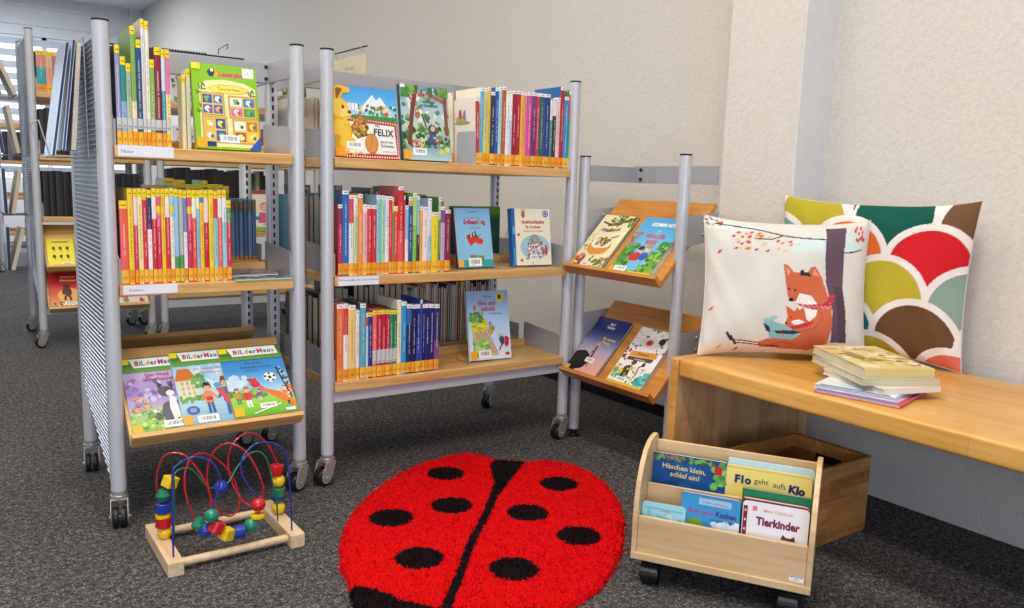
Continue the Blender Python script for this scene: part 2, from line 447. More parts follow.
def board(parent, x0, x1, y0, y1, z, name='shelf_board', t=.034, mat='beech_x', stop=None):
    m = MB(); m.box((x0, y0, z - t), (x1, y1, z)); b = m.build(name, M[mat], parent, .003)
    if stop:
        k = MB(); k.box((x0 + .01, stop[0], z), (x1 - .01, stop[1], z + .032)); k.build('back_stop', M[mat], b, .002)
    return b
def strip_label(b, x0, x1, y, z, lines, h=.0275):
    m = Art(x1 - x0, h); m.rect(0, 0, 1, 1, 'e9ebf2')
    for t, u, v, sz, c in lines: m.text(t, u, v, sz, c, .0)
    m.xf(Matrix.Translation((x0, y, z))); o = m.build('shelf_label', M['label'], b); o['label'] = 'white paper strip with small grey lettering'
def face_front(u, d, z): return (u, d, z)
def end_plate(parent, x, y0, y1, z0, z1):
    m = MB(); m.box((x - .004, y0, z0), (x + .004, y1, z1)); m.build('end_plate', M['plate'], parent, .001)

def bookcase(name, label, x0, x1, yf, yb, top, front, back, base=None, left_panel=False, panel=None, spine=True, right_upright=True, yaws=None, wood_m='beech_x'):
    r = empty(name, ((x0 + x1) / 2, (yf + yb) / 2, 0)); r_inv = Matrix.Translation(r.location).inverted()
    tag(r, label, 'bookcase')
    ym = (yf + yb) / 2
    for x in (x0, x1):
        for y in (yf, yb):
            p_ = post(r, x, y, .11, top)
            if y == yb and not left_panel or (y == yb and x == x1):
                k = MB(); z = .2
                while z < top - .1: k.box((x - .004, y - .0232, z), (x + .004, y - .021, z + .017)); z += .03
                k.build('slot_row', M['black'], p_)
            yaw = (yaws or {}).get((x > x0, y > yf), PI + .2)
            caster(r, x, y, .11, yaw)
    for x, on in ((x0, True), (x1, right_upright)):
        if on: upright(r, x + (.012 if x == x1 else .022 if left_panel else -.012), ym, .2, top - .03)
        end_plate(r, x, yf, ym, top - .10, top - .03); end_plate(r, x, ym, yb, top - .10, top - .03)
    if spine:
        m = MB(); m.box((x0, ym - .012, top - .10), (x1, ym + .012, top - .03)); p = m.build('spine_plate', M['plate'], r, .002)
        k = MB()
        for x in (x0 + .012, x1 - .012):
            for z in (top - .085, top - .045): k.cyl((x, ym - .012, z), (x, ym - .017, z), .006, n=12)
        k.build('plate_bolt', M['black'], p)
    ins = .022
    bl = {}
    for z in front: bl[z] = board(r, x0 + ins, x1 - ins, yf - .02, ym - .027, z, mat=wood_m, stop=(ym - .042, ym - .028)); 
    for z in back: board(r, x0 + ins, x1 - ins, ym + .027, yb + .02, z, mat=wood_m, stop=(ym + .028, ym + .042))
    for z in front:
        for x in (x0 + ins + .003, x1 - ins - .003): side_plate(r, x, yf + .005, ym - .02, z)
    for z in back:
        for x in (x0 + ins + .003, x1 - ins - .003):
            m = MB(); m.box((x - .001, ym + .02, z), (x + .001, yb - .005, z + .09)); m.build('side_plate', M['plate'], r)
    if base:
        for ya_ in (yf - .004, yb - .010):
            m = MB(); m.box((x0 + .01, ya_, base[0]), (x1 - .01, ya_ + .014, base[1])); m.build('base_plate', M['steel'], r, .002)
    if left_panel:
        px = x0 - .0145; zb, zt, ya, yb2 = panel
        m = MB(); prof = [(ya, zb), (ya, zt), (yb2, zt), (yb2, zb + .22), (yb2 - .03, zb + .19)]
        m.prism(prof, px - .001, px + .003, lambda u, v, w: (w, u, v)); p = m.build('end_panel', M['louvre_back'], r)
        k = MB(); z = zb + .008
        while z < zt:
            hi = yb2 if z > zb + .22 else ya + (yb2 - .03 - ya) * min(1, (z - zb) / .19)
            if hi > ya + .02:
                k.add([(px - .001, ya, z + .0026), (px - .001, hi, z + .0026), (px - .004, hi, z + .0012), (px - .004, ya, z + .0012), (px - .004, ya, z - .0006), (px - .004, hi, z - .0006), (px - .001, ya, z - .001), (px - .001, hi, z - .001)],
                      [(0, 1, 2, 3), (3, 2, 5, 4), (4, 5, 7, 6)])
            z += .0149
        k.build('louvre', M['louvre'], p)
        e = MB()
        for yy in (ya, yb2): e.box((px - .004, yy - .003, zb + (.0 if yy == ya else .2)), (px + .004, yy + .004, zt))
        e.build('panel_edge', M['steel'], p)
    for ch in list(r.children): ch.matrix_parent_inverse = r_inv
    return r, bl
def settle(r, loc):
    r.location = loc; inv = Matrix.Translation(Vector(loc)).inverted()
    for ch in r.children: ch.matrix_parent_inverse = inv
    return r

# ================================================================== camera
cam = bpy.data.cameras.new('camera'); co = bpy.data.objects.new('camera', cam); COL.objects.link(co)
cam.sensor_width = 36; cam.lens = 803.1 * 36 / 1024; cam.clip_end = 60; cam.clip_start = .05
Rv, Uv, Fv = Vector((.81741, -.57518, .03183)), Vector((.05774, .13679, .98892)), Vector((.57316, .80651, -.14502))
mw = Matrix.Identity(4)
for i in range(3): mw[i][0], mw[i][1], mw[i][2] = Rv[i], Uv[i], -Fv[i]
mw.translation = (0, 0, 1.0702)
co.matrix_world = mw; S.camera = co

# ================================================================== the room
def struct(name, mb, mat, bevel=0, parent=None):
    return tag(mb.build(name, mat, parent, bevel), kind='structure')
WX, WN, WF, YW, ZC = 2.77, 2.70, 2.78, 14.3, 3.62
struct('floor', MB().add([(-5, -4, 0), (3.2, -4, 0), (3.2, 15, 0), (-5, 15, 0)], [(0, 1, 2, 3)]), M['carpet'])
struct('ceiling', MB().box((-5, -4, ZC), (3.2, 14.6, ZC + .1)), M['ceiling'])
w = MB()
w.box((WX, 2.1, 0), (WX + .2, YW + .2, ZC)); w.box((WN, -4, 0), (WN + .27, 1.9, ZC))
struct('wall_right', w, M['plaster'])
# pillar with its smooth near return
p = MB(); p.box((2.515, 1.822, 0), (2.8, 2.145, ZC)); struct('wall_pillar', p, M['plaster'])
p = MB(); p.box((2.517, 1.812, 0), (2.72, 1.822, ZC)); struct('wall_return', p, M['smooth_plaster'])
b = MB(); b.box((WX - .012, 2.16, 0), (WX, YW, .055)); struct('baseboard_right', b, M['black'], .002)
# the window wall at the far end: sill wall, window, lintel
w = MB(); w.box((-5, YW, 0), (WX, YW + .2, .9)); struct('wall_far', w, M['smooth_plaster'])
w = MB()
w.box((-5, YW - .02, 3.05), (WX, YW + .2, ZC)); w.box((-5, YW - .05, 3.46), (WX, YW - .02, 3.50)); w.box((-5, YW - .05, 3.20), (WX, YW - .02, 3.23))
w.box((WX - .2, YW - .08, 0), (WX, YW + .2, ZC))
struct('trim_1', w, M['lintel'])
w = MB()
for x in [-5 + 1.28 * k for k in range(7)]: w.box((x - .03, YW + .02, .9), (x + .03, YW + .08, 3.05))
w.box((-5, YW + .02, .9), (WX, YW + .08, .96)); w.box((-5, YW + .02, 2.99), (WX, YW + .08, 3.05))
wf = struct('window_1', w, plain('white_window_frame', 'd6d9dc', .5))
g = MB(); g.box((-5, YW + .045, .9), (WX, YW + .051, 3.05)); g.build('pane', M['glass'], wf)
bl = MB()
for k in range(12):
    z = 3.0 - k * .17
    bl.add([(-4.9, YW - .06, z), (2.5, YW - .06, z), (2.5, YW - .02, z - .095), (-4.9, YW - .02, z - .095)], [(0, 1, 2, 3)])
tag(bl.build('window_blind', plain('blind_slat', 'c9d2dc', .5)), 'pale grey slatted venetian blind hanging in the far window', 'blind')

# ================================================================== bookcases
A, Ab = bookcase('bookcase', 'narrow grey steel bookcase with louvred end panel and sloping tray', .394, .966, YF, YB, 1.5, [1.15, .743], [.743], left_panel=True, panel=(.13, 1.455, 2.632, 3.165), yaws={(False, False): -PI / 2 - .18, (False, True): -PI / 2 - .1, (True, False): PI + .45})
for s in (0, 1):
    f = face_front if s == 0 else (lambda u, d, z: (u, 2 * YM - d, z))
    t = tray(A, .418, .942, (2.5255, .289), math.radians(43), .333, f, M['beech_x'])
    t.matrix_parent_inverse = Matrix.Translation(A.location).inverted()
for x in (.414, .946):
    m = MB(); m.prism([(2.60, .25), (2.87, .30), (2.87, .46), (2.78, .44), (2.60, .30)], x - .001, x + .001, lambda u, v, w_: (w_, u, v)); o = m.build('side_plate', M['plate'], A)
    o.matrix_parent_inverse = Matrix.Translation(A.location).inverted()
Bc, Bb = bookcase('bookcase', 'wide grey steel bookcase with three beech shelves, right end near wall', 1.0685, 2.133, YF, YB, 1.5, [1.148, .743, .367], [1.148, .743, .367], base=(.293, .333), right_upright=False, yaws={(False, False): PI + .3, (True, False): PI + .15, (True, True): PI + .5})
strip_label(Ab[1.15], .424, .577, 2.5845, 1.121, [('Natur', .17, .3, .45, '5a6068')], .032)
strip_label(Ab[.743], .424, .577, 2.5845, .715, [('Erstleser', .24, .32, .42, '5a6068')])
strip_label(Bb[.743], 1.099, 1.253, 2.5845, .711, [('Erstlesebuch', .2, .52, .36, '5a6068'), ('Die drei ersten Klassen', .66, .52, .36, '6a7078')], .03)
# face-out tray stand along the wall
C = empty('display_stand'); tag(C, 'two-tray grey steel display stand with face-out books against the wall', 'display stand')
for y in (2.606, 2.048):
    post(C, 2.204, y, .034, 1.2052); k = MB(); k.cyl((2.204, y, 0), (2.204, y, .012), .027, n=20); k.cyl((2.204, y, .012), (2.204, y, .036), .016, n=16); k.build('foot', M['black'], C, .002)
m = MB(); m.box((2.497, 2.15, 1.102), (2.509, 2.625, 1.176)); pl = m.build('spine_plate', M['plate'], C, .002)
m = MB(); m.box((2.22, 2.602, 1.102), (2.498, 2.610, 1.168)); m.build('end_plate', M['plate'], C, .001)
k = MB()
for z in (1.118, 1.158): k.cyl((2.497, 2.575, z), (2.491, 2.575, z), .0075, n=12)
k.build('plate_bolt', M['black'], pl)
face_left = lambda u, d, z: (d, u, z)
for zo in (.747, .311):
    tray(C, 2.045, 2.573, (2.111, zo), math.radians(46.5), .39, face_left, M['beech_y'])
    for y in (2.030, 2.586):
        m = MB(); m.prism([(2.205, zo + .12), (2.38, zo + .15), (2.38, zo + .25), (2.205, zo + .235)], y - .001, y + .001, lambda u, v, w_: (u, w_, v)); sp = m.build('side_plate', M['plate'], C)
        for zz in (.17, .215): k = MB(); k.ball((2.30, y - .001, zo + zz), .007, 12, 8); k.build('plate_screw', M['chrome'], sp)
settle(C, (2.30, 2.327, 0))

# the bookcases further back
D, Db = bookcase('bookcase', 'tall steel bookcase at the far left with dark book rows and trays', .468, 1.085, 5.60, 6.22, 1.89, [1.535, 1.17, .80], [1.535, 1.17, .80], base=(.20, .235), left_panel=True, panel=(.30, 1.85, 5.63, 6.2), spine=False)
for zo in (.50, .245):
    t = tray(D, .493, 1.06, (5.53, zo), math.radians(55), .30, face_front, M['beech_x']); t.matrix_parent_inverse = Matrix.Translation(D.location).inverted()
D2, D2b = bookcase('bookcase', 'steel bookcase standing behind the narrow bookcase, seen through its shelves', 1.165, 2.22, 5.60, 6.22, 1.6, [1.53, 1.17, .70, .30], [1.53, 1.17, .70], base=(.20, .25))
F, Fb = bookcase('bookcase', 'most distant bookcase with brochure pockets, at the photo left edge', .50, 1.56, 10.0, 10.6, 1.9, [1.54, 1.17, .8, .42], [1.54, 1.17, .8], base=(.2, .25), left_panel=True, panel=(.3, 1.85, 10.03, 10.58))

# ================================================================== rows of books
A1 = [(.014,1.435,'8f93b8',None,0,'26243a'),(.015,1.404,'8fb4dc','1f8a86',.5,'1c1a1c'),(.014,1.386,'b8c9a0','9fb89c',.4,None),(.014,1.492,'f0e3ac','7fb04a',.62,'6f8f34'),
(.015,1.456,'1d4f80',None,0,None),(.010,1.515,'e9e2d2','dfe3ea',.4,'b8b08c'),(.011,1.51,'f2e8d2','efe6d8',.3,None),(.014,1.404,'86b650',None,0,None),(.018,1.442,'8e2038',None,0,'6b4a2a'),(.011,1.436,'1f98a4','cfe4ea',.42,None),(.014,1.437,'f3d98a','e07aa6',.45,None)]
row(A1, .4275, 2.602, 1.15, .19, 'on narrow bookcase top shelf', 'nature books on the top shelf of the narrow bookcase', 'f7d81c', kw={'clear': .03}, gap=.0006)
Y2 = {'lab2': None}
A2 = [(.0225,.992,'f0604c',None,0,'1f5f96'),(.016,1.027,'f6cf2e',None,0,None),(.011,1.027,'d8305a','f3d9dc',.38,None),(.014,1.028,'f2e6a0',None,0,None),(.013,1.028,'d8262a','e8b43c',.12,None),(.013,1.025,'f2f2f4','1c3f7c',.42,None),(.013,1.029,'d8262a','f6ecd6',.32,None),(.013,1.029,'d02858','e85a84',.4,None,{'lab2':'f5d31c'}),(.012,1.029,'f6c82a','f0b030',.2,None),(.013,1.029,'d8262a','f6ecc8',.3,None),(.012,1.031,'f4ecdc','a8d4e8',.3,None,{'lab2':'f5d31c'}),
(.014,1.029,'4c9c4c','8cc8e4',.72,None),(.013,1.027,'5a9a4a','b8b2b4',.7,None),(.011,1.025,'eef0f4','6a8ac0',.45,None),(.014,1.028,'d02850','e04a70',.45,None,{'lab2':'f5d31c'}),(.013,1.026,'e85048','f4ecdc',.3,None),(.010,1.026,'86c4e2','f4eed8',.2,None),(.013,1.029,'f4c426','4a86b8',.14,None),(.014,1.027,'c42038','f0dcd4',.35,None),(.015,1.029,'f6d428',None,0,None),(.013,1.026,'8cd0da','d8362e',.3,None),(.013,1.029,'ec6a58','f2efe8',.3,None),(.014,1.029,'9ad2e0','e8f0ee',.35,None),(.014,.998,'d8284e','5aa05a',.28,None)]
row(A2, .4245, 2.602, .743, .16, 'on narrow bookcase middle shelf', 'first readers on the middle shelf of the narrow bookcase', 'f7d81c', gap=.0006)
B1 = [(.015,1.433,'4eb2de',None,0,'ece4c8'),(.018,1.433,'c8cf8a',None,0,None),(.015,1.438,'f0c02e',None,0,None),(.019,1.422,'22405a',None,0,None),(.016,1.439,'2c58ac',None,0,None),(.016,1.443,'a8dce0',None,0,None),(.018,1.446,'b85a2c',None,0,None),(.017,1.429,'eeeef2',None,0,None),(.013,1.433,'c4d8ec','f4f2f0',.4,None),(.020,1.436,'a01e34',None,0,None),(.021,1.437,'b4203a',None,0,None),(.016,1.436,'f0b62c',None,0,None),(.014,1.434,'e88a94',None,0,None),(.023,1.436,'dc4a94','c85aa0',.3,None),(.022,1.437,'6e2f7c','8c3a86',.3,None),(.014,1.436,'d43a38',None,0,None),(.026,1.437,'23606c',None,0,None),(.029,1.437,'1f3c8a',None,0,None),(.013,1.417,'3f8f84','dfe6e2',.3,None),(.018,1.422,'30303a','e8e4e4',.25,None),(.021,1.427,'f0c8cc',None,0,None),(.022,1.472,'b02a30',None,0,'1f62a4'),(.023,1.435,'2492d4',None,0,None),(.016,1.458,'3ca050','e84a3a',.35,None)]
row(B1, 1.677, 2.602, 1.148, .19, 'after the bookend, wide bookcase top shelf', 'fiction on the top shelf of the wide bookcase', 'f2f2ee', kw={'lab_h': .014}, gap=.0004)
o = spine_book(1.660, 2.600, 1.148, .0165, .185, .247, 'cf2e28', None, 0, 'e2dfd4', lab='f2f2ee', lab_h=.014, seed=4, lean=-2.)
tag(o, 'red book with pale illustrated side, leaning beside the grey bookend', 'book')
k = Art(.16, .247); k.blob(.45, .68, .26, .1, 'c9a86a', 3); k.blob(.4, .76, .07, .14, 'b8423a', 4); k.blob(.58, .75, .06, .12, '5a7aa8', 5); k.blob(.5, .63, .34, .05, '8a9a58', 6)
k.xf(Matrix.Translation((-.0083, .175, 0)) @ Matrix.Rotation(-PI / 2, 4, 'Z')); k.build('cover_print', M['art'], o)
B2 = [(.016,.99,'b8304e','8a3048',.3,None),(.025,1.038,'1f6cc0',None,0,'245a86'),(.017,1.023,'e8efe4','e04848',.35,None),(.016,1.021,'c8d8a4','eae8e0',.25,None),(.018,1.027,'f0963a',None,0,None),(.018,.991,'f2b8b8','f4eeee',.1,None),(.017,.99,'d83a3a',None,0,None),(.018,.989,'d02e38',None,0,None),(.018,1.024,'8cd0dc',None,0,None),(.015,1.023,'a4dcae',None,0,None),(.015,1.021,'eef0f2','d8dcec',.4,None),(.013,1.021,'d8383a',None,0,None),(.007,1.017,'6a9a48','f0c030',.2,None),(.017,.986,'e84a30','f4d030',.08,None),(.022,1.057,'ec5a5c','d82a2c',.5,None),(.006,1.024,'d8402e',None,0,None),(.014,.989,'f0f2f0','8ac4e8',.5,None),(.017,1.021,'1f5098','e8b040',.12,None),(.017,1.034,'7cc04c','a8d870',.4,None),(.013,1.025,'3c3444','90b8d8',.5,None),(.011,.987,'f2b24a',None,0,None),(.021,.984,'f6e2dc',None,0,None),(.017,1.016,'a8d0ea','e8e4f2',.5,None),(.028,.966,'f4dc1e',None,0,None),(.011,1.021,'4c8a44','a8d49a',.3,None),(.019,.988,'d8b4d8','8a4a9c',.25,None),(.023,.976,'8e2048',None,0,None)]
row(B2, 1.1085, 2.602, .743, .15, 'on wide bookcase middle shelf', 'first readers on the middle shelf of the wide bookcase', 'f2f2ee', kw={'lab_h': .014}, gap=.0006)
RD = {'lab': 'f3e23a', 'clear': .05}
B3 = [(.024,.644,'f07c38',None,0,None),(.018,.644,'f0eeee','e04434',.4,None),(.028,.638,'f4cf7c',None,0,'3a3434'),(.017,.617,'f0e8e8',None,0,None),(.023,.642,'5aaab4',None,0,'3c6a70'),(.009,.607,'b8dcf0','d84448',.2,None),(.018,.608,'26348a',None,0,None,{'lab': 'f3e23a'}),(.017,.613,'f0705c',None,0,None,RD),(.018,.614,'c41f3e',None,0,None,RD),(.017,.614,'c41f3e',None,0,None,RD),(.016,.613,'c41f3e',None,0,None,RD),(.014,.611,'2f8a5c',None,0,None,RD),(.016,.61,'2f7a58',None,0,None,RD),(.018,.645,'f4e6b4',None,0,'f4ecd0'),(.021,.639,'2f9cd8',None,0,None),(.021,.629,'1c2c68','3a6ab0',.3,None),(.019,.626,'1c1f5c',None,0,None),(.017,.626,'3448a0','1c2470',.5,None),(.009,.642,'2a58b8',None,0,None),(.011,.625,'1a1c54',None,0,None),(.019,.626,'22266a',None,0,None),(.021,.624,'1f2464',None,0,None),(.021,.622,'8a4a94','1f2c78',.55,None)]
row(B3, 1.1045, 2.602, .367, .16, 'on wide bookcase bottom shelf', 'first readers on the bottom shelf of the wide bookcase', 'f2f2ee', kw={'lab_h': .016}, gap=.0006)

rd = random.Random(11)
def back_row(x0, x1, yb, z, cols, hr, wr, d, where, group, front=False, **kw):
    rows = []; x = x0; i = 0
    while x < x1:
        w_ = rd.uniform(*wr); rows.append((w_, z + rd.uniform(*hr), cols[i % len(cols)], None, 0, None)); x += w_; i += 1
    if front: row(rows, x0, yb, z, d, where, group, kw.pop('lab', None), kw=dict(small=True) | kw, gap=.001)
    else:
        x = x0
        for n, r in enumerate(rows):
            o = spine_book(x, yb - d, z, r[0] - .001, d, r[1] - z, r[2], seed=n, small=True, back=True)
            tag(o, f'{cname(r[2])} book, {ordn(n + 1)} from left {where}', 'book', group); x += r[0]
# rear sides, seen between and above the front rows
row([(.0155, .985 + .006 * (q % 2), c, '7f6a4c', .16, None) for q, c in enumerate(['7c98ac', '4f78a8', '6f8ea6', '3f6ca6', '7a94a8', '4a74a4'])], .85, 2.96, .743, .17, 'of the blue set behind the flat booklets', 'blue set on the rear middle shelf of the narrow bookcase', None, kw={'title': None, 'mark': '9a8a68'}, gap=.002)
r_ = [(.026,1.035,'c8b23a',None,0,None),(.02,1.035,'e0902e',None,0,None),(.03,1.06,'9ab8b0',None,0,None),(.02,1.04,'d8c030',None,0,None),(.018,1.055,'c8a832',None,0,None),(.03,1.038,'88983a',None,0,None),(.03,1.04,'b8b830',None,0,None),(.014,1.056,'4a8a3a',None,0,None),(.028,1.04,'c8b82e',None,0,None),(.026,1.042,'d8c830',None,0,None),(.02,1.038,'c0a82e',None,0,None)]
row(r_, .575, 2.93, .743, .15, 'in the hidden row behind narrow bookcase middle shelf', 'rear row of books peeking over the first readers', 'f2d62a')
back_row(1.09, 1.24, 3.17, .743, ['3a7a8a', '6a2a30', '8a3a3a', '2f6a84', '357a9a', 'd8d4c8', '2c6a90'], (.25, .28), (.017, .026), .17, 'on wide bookcase rear middle shelf', 'books on the rear middle shelf of the wide bookcase')
back_row(1.26, 1.64, 3.17, .743, ['2c3a5c', '22305a', '486a6a', '2c4a3c', '1c2a50', '223a6a', '303440'], (.26, .31), (.02, .03), .18, 'on wide bookcase rear middle shelf, inner run', 'books on the rear middle shelf of the wide bookcase')
row([(.022,.998,'b8a030',None,0,None),(.02,1.01,'2a2a3a',None,0,None),(.018,.996,'c8b030',None,0,None),(.018,.995,'887830',None,0,None)], 1.66, 2.96, .743, .15, 'of four behind the strawberry book', 'yellow-labelled books behind the face-out books', 'f2d62a')
back_row(1.09, 1.22, 3.17, 1.148, ['d8d4cc', 'c8643a', 'cfcfd0', 'e0dcd0', '8a8480', 'd0ccc4'], (.22, .24), (.018, .024), .17, 'on wide bookcase rear top shelf', 'books on the rear top shelf of the wide bookcase')
cs = ['2a1c20', 'e4e0dc', '7a2030', '2c3a6a', '3a8ab8', 'e8e4e0', 'a02838', '28283a', 'd8b040', '5a2840', 'e0ddd8', '8a2a30', '23406a', 'c8c4bc', '1c1c28', '6a3a30']
back_row(1.56, 2.02, 3.17, .367, cs, (.25, .285), (.009, .017), .17, 'in the long rear bottom row of wide bookcase', 'books on the rear bottom shelf of the wide bookcase')
back_row(1.12, 1.54, 3.17, .367, ['2c3a34', '24443c', '3a2c2c', '4a3a30', '28303a', '203a5c', 'cfcac0'], (.24, .30), (.02, .03), .17, 'in the shadowed rear bottom row of wide bookcase', 'books on the rear bottom shelf of the wide bookcase')
# the far bookcases
row([(.05,1.77,'3aa0a8','d88a7a',.4,None),(.035,1.77,'e8a078','d8b890',.4,None),(.035,1.77,'3a7a80','c06070',.5,None),(.045,1.77,'7a2a7c',None,0,None),(.035,1.77,'2f98a4',None,0,None),(.04,1.77,'4a8aa8',None,0,None)], .499, 5.60, 1.535, .2, 'on top shelf of the far left bookcase', 'books on the top shelf of the far left bookcase', 'f2d62a', kw={'mark': 'e8962a'})
back_row(.500, .66, 5.60, 1.17, ['2c2622', '241f1c', '352c26', '221d1b'], (.23, .28), (.03, .04), .2, 'of dark run, second shelf, far left bookcase', 'dark books on the second shelf of the far left bookcase', True)
back_row(.500, 1.025, 5.60, .80, ['221f20', '1c1a1c', '2a2626', '181718'], (.265, .275), (.032, .04), .2, 'of the black books on third shelf, far left bookcase', 'black books on the third shelf of the far left bookcase', True)
back_row(.90, 1.035, 5.60, 1.17, ['a02a34', 'c8c4b0', '4a3a3a', 'b88a30'], (.22, .27), (.025, .035), .2, 'at right of second shelf, far left bookcase', 'books at the right end of the far left bookcase', True)
back_row(1.205, 1.70, 5.60, .70, ['1c1a1a', '26211f', '171617', '2b2826', '1d2028'], (.405, .425), (.03, .042), .2, 'of the black folders behind the narrow bookcase', 'black folders on the far bookcase', True)
back_row(1.70, 1.92, 5.82, .70, ['3a4a2a', '2c3a22', 'b8a040', 'c8c4a8', '5a8a6a', 'd8d0c0'], (.38, .42), (.025, .035), .15, 'of the books behind the girl cover, far bookcase', 'books on the far bookcase', True)
back_row(1.45, 2.15, 5.60, 1.17, ['4a6a3a', 'a0602c', '5a3a2a', 'd8d4c8', 'b0522c'], (.2, .24), (.03, .05), .2, 'on second shelf of the far bookcase', 'books on the second shelf of the far bookcase', True)
back_row(.56, .9, 10.0, 1.17, ['2c2a30', '6a6a70', '3a3030'], (.24, .3), (.03, .05), .2, 'on the most distant bookcase', 'books on the most distant bookcase', True)
# ================================================================== books shown cover out
R_ = math.radians
def cut_marks(a, yellow=True, mark='f0a51e', bar=(.30, .02, .62, .13), seed=3):
    if yellow: a.rect(0, .925, .13, 1, 'f5dc1e')
    if mark: a.rect(.01, .015, .16, .13, mark)
    if bar: a.barcode(*bar, seed)
    return a
# windows-of-animals book, lime green
a = Art(.2, .268)
a.rect(0, 0, 1, 1, '86c21e'); a.poly([(.08, .03), (.97, .03), (.97, .74), (.8, .80), (.5, .83), (.2, .80), (.1, .74)], 'eee9a8')
a.blob(.30, .90, .06, .07, '27356a', 1); a.poly([(.33, .86), (.46, .86), (.42, .90), (.36, .93)], 'e8a838'); a.ell(.31, .93, .025, .025, 'f6f2ea')
a.text('Leserabe', .60, .865, .085, 'd8307a', .04, 0, .95)
a.rect(.78, .87, .96, .985, 'eceee6'); a.text('1', .87, .91, .05, '7aa83a')
a.blob(.55, .715, .33, .075, 'e2b63a', 8, j=.08); a.blob(.55, .715, .30, .062, 'f4de62', 9, j=.06); a.text('Tiere im Haus', .55, .70, .045, '3a7a4a', .015)
for u, v in ((.12, .70), (.88, .66), (.12, .48)): 
    for q in range(7): a.ell(u + .05 * math.cos(q), v + .05 * math.sin(q * 1.3), .045, .012, '55803a', 8, rot=q * .9)
rdw = random.Random(5)
wins = [((.14, .42, .44, .64), ['2a56a8', '3a66b8', '2a4a98', '5a86b8']), ((.56, .40, .94, .62), ['d86a9a', '4aa04a', 'e8e4ec', '4a80c0']), ((.14, .10, .46, .36), ['e2b45a', '2f5eb0', 'dfb060', '2d58a8']), ((.60, .10, .96, .34), ['b0502a', 'e8d040', 'e6efe8', 'd0702a'])]
for (u0, v0, u1, v1), cc in wins:
    a.rect(u0 - .03, v0 - .025, u1 + .03, v1 + .025, 'c99a35'); a.rect(u0 - .012, v0 - .012, u1 + .012, v1 + .012, 'e3bd58')
    um, vm = (u0 + u1) / 2, (v0 + v1) / 2
    for i, (p, q) in enumerate(((u0, v0), (um + .01, v0), (u0, vm + .01), (um + .01, vm + .01))):
        p1, q1 = p + (u1 - u0) / 2 - .012, q + (v1 - v0) / 2 - .012
        a.rect(p, q, p1, q1, cc[i]); a.blob((p + p1) / 2, (q + q1) / 2, .045, .05, rdw.choice(['e8e0d0', 'f0e060', 'd8b070', '7ab060', 'e0e8f4']), i); a.blob((p + p1) / 2 + .03, (q + q1) / 2 - .01, .025, .03, rdw.choice(['6a4a2a', '3a6a8a', 'c84a3a', 'f4f4ee']), i + 5)
a.rect(.14, .03, .30, .085, '1f2f7a'); cut_marks(a, True, 'f2a818', (.36, .08, .66, .17))
a.poly([(.80, .0), (1., .0), (1., .17)], '1f58b4')
faced(.2, .268, .02, (.652, 2.618, 1.151), (-.2, 0, 0), a, 'lime green picture book with four animal windows on its cover', spine='7ab02a')
# two plain page edges and a stop behind it
for i, (x, h, c) in enumerate(((.624, .225, 'e8e0b0'), (.638, .245, 'd8d2c0'))):
    tag(spine_book(x, 2.67, 1.15, .012, .055, h, c, lab='f5d31c', mark=None, title=None, seed=70 + i), ['low cream book just left of the lime green cover', 'taller grey book touching the lime green cover, left side'][i], 'book')

# landscape picture book: yellow plush animal, red checked frame
a = Art(.25, .25)
a.grad(0, .55, 1, 1, ['bfe0f4', '5ab2e6', '3a98dc']); a.rect(0, 0, 1, .6, '3f8a44')
a.poly([(.40, .66), (.62, .9), (.68, .82), (.74, .88), (.9, .66)], 'dfeef6'); a.specks(.15, .58, 1, .74, ['3f8a3a', '5aa84a', 'e8e4dc', 'c8483a', '2f6a34', 'e8c070'], 60, .015, .04, 4)
for q in range(5): a.rect(.13 + q * .055, .66, .17 + q * .055, .76, 'f0ede4')
a.poly([(.12, .57), (.98, .52), (1, .0), (.0, .0), (0, .1)], 'c23a3a')
for i in range(26): a.rect(.02 + i * .038, .005, .038 + i * .038, .03, 'f0d8d0')
for i in range(20): a.rect(.965, .03 + i * .024, .985, .042 + i * .024, 'f0d8d0'); 
for i in range(22): a.rect(.16 + i * .037, .535 - i * .0022, .178 + i * .037, .555 - i * .0022, 'f0d8d0')
a.poly([(.1, .51), (.93, .465), (.95, .06), (.02, .06)], 'f2efe6')
a.blob(.12, .34, .15, .24, 'e6aa20', 2, j=.06); a.blob(.13, .36, .12, .2, 'f3c43c', 12, j=.05)
a.poly([(.05, .72), (.035, .97), (.09, 1.), (.20, .99), (.28, .96), (.27, .90), (.17, .88), (.13, .78)], 'eebb2c'); a.poly([(.07, .76), (.065, .93), (.10, .96), (.17, .94), (.12, .86)], '8a5f24')
a.blob(.11, .66, .145, .15, 'e9b026', 1, j=.05); a.blob(.115, .68, .125, .125, 'f5c944', 11, j=.05); a.ell(.20, .60, .085, .07, 'f6d668'); a.ell(.255, .625, .028, .024, '5a3a1a'); a.line([(.17, .55), (.23, .555), (.26, .575)], .008, '8a5a1c'); a.ell(.165, .695, .02, .026, '1a1410'); a.ell(.17, .705, .006, .008, 'ffffff')
a.blob(.04, .2, .1, .11, 'dca01c', 4, j=.08); a.blob(.20, .2, .12, .09, 'f0bc34', 5, j=.08); a.ell(.25, .19, .05, .05, 'e0a428')
a.line([(.16, .44), (.26, .40), (.34, .46)], .07, 'f2c038'); a.line([(.16, .465), (.25, .43)], .012, 'd89a1e')
a.blob(.40, .42, .12, .16, '9a6a30', 6); a.specks(.3, .3, .5, .56, ['7a4a22', '3f6a34', 'e0b23a', '4a3a2a', 'd88a3a', 'c8a050'], 60, .015, .032, 8); a.ell(.41, .53, .045, .05, 'c88a4a'); a.ell(.395, .54, .008, .01, '1a1410'); a.ell(.43, .54, .008, .01, '1a1410')
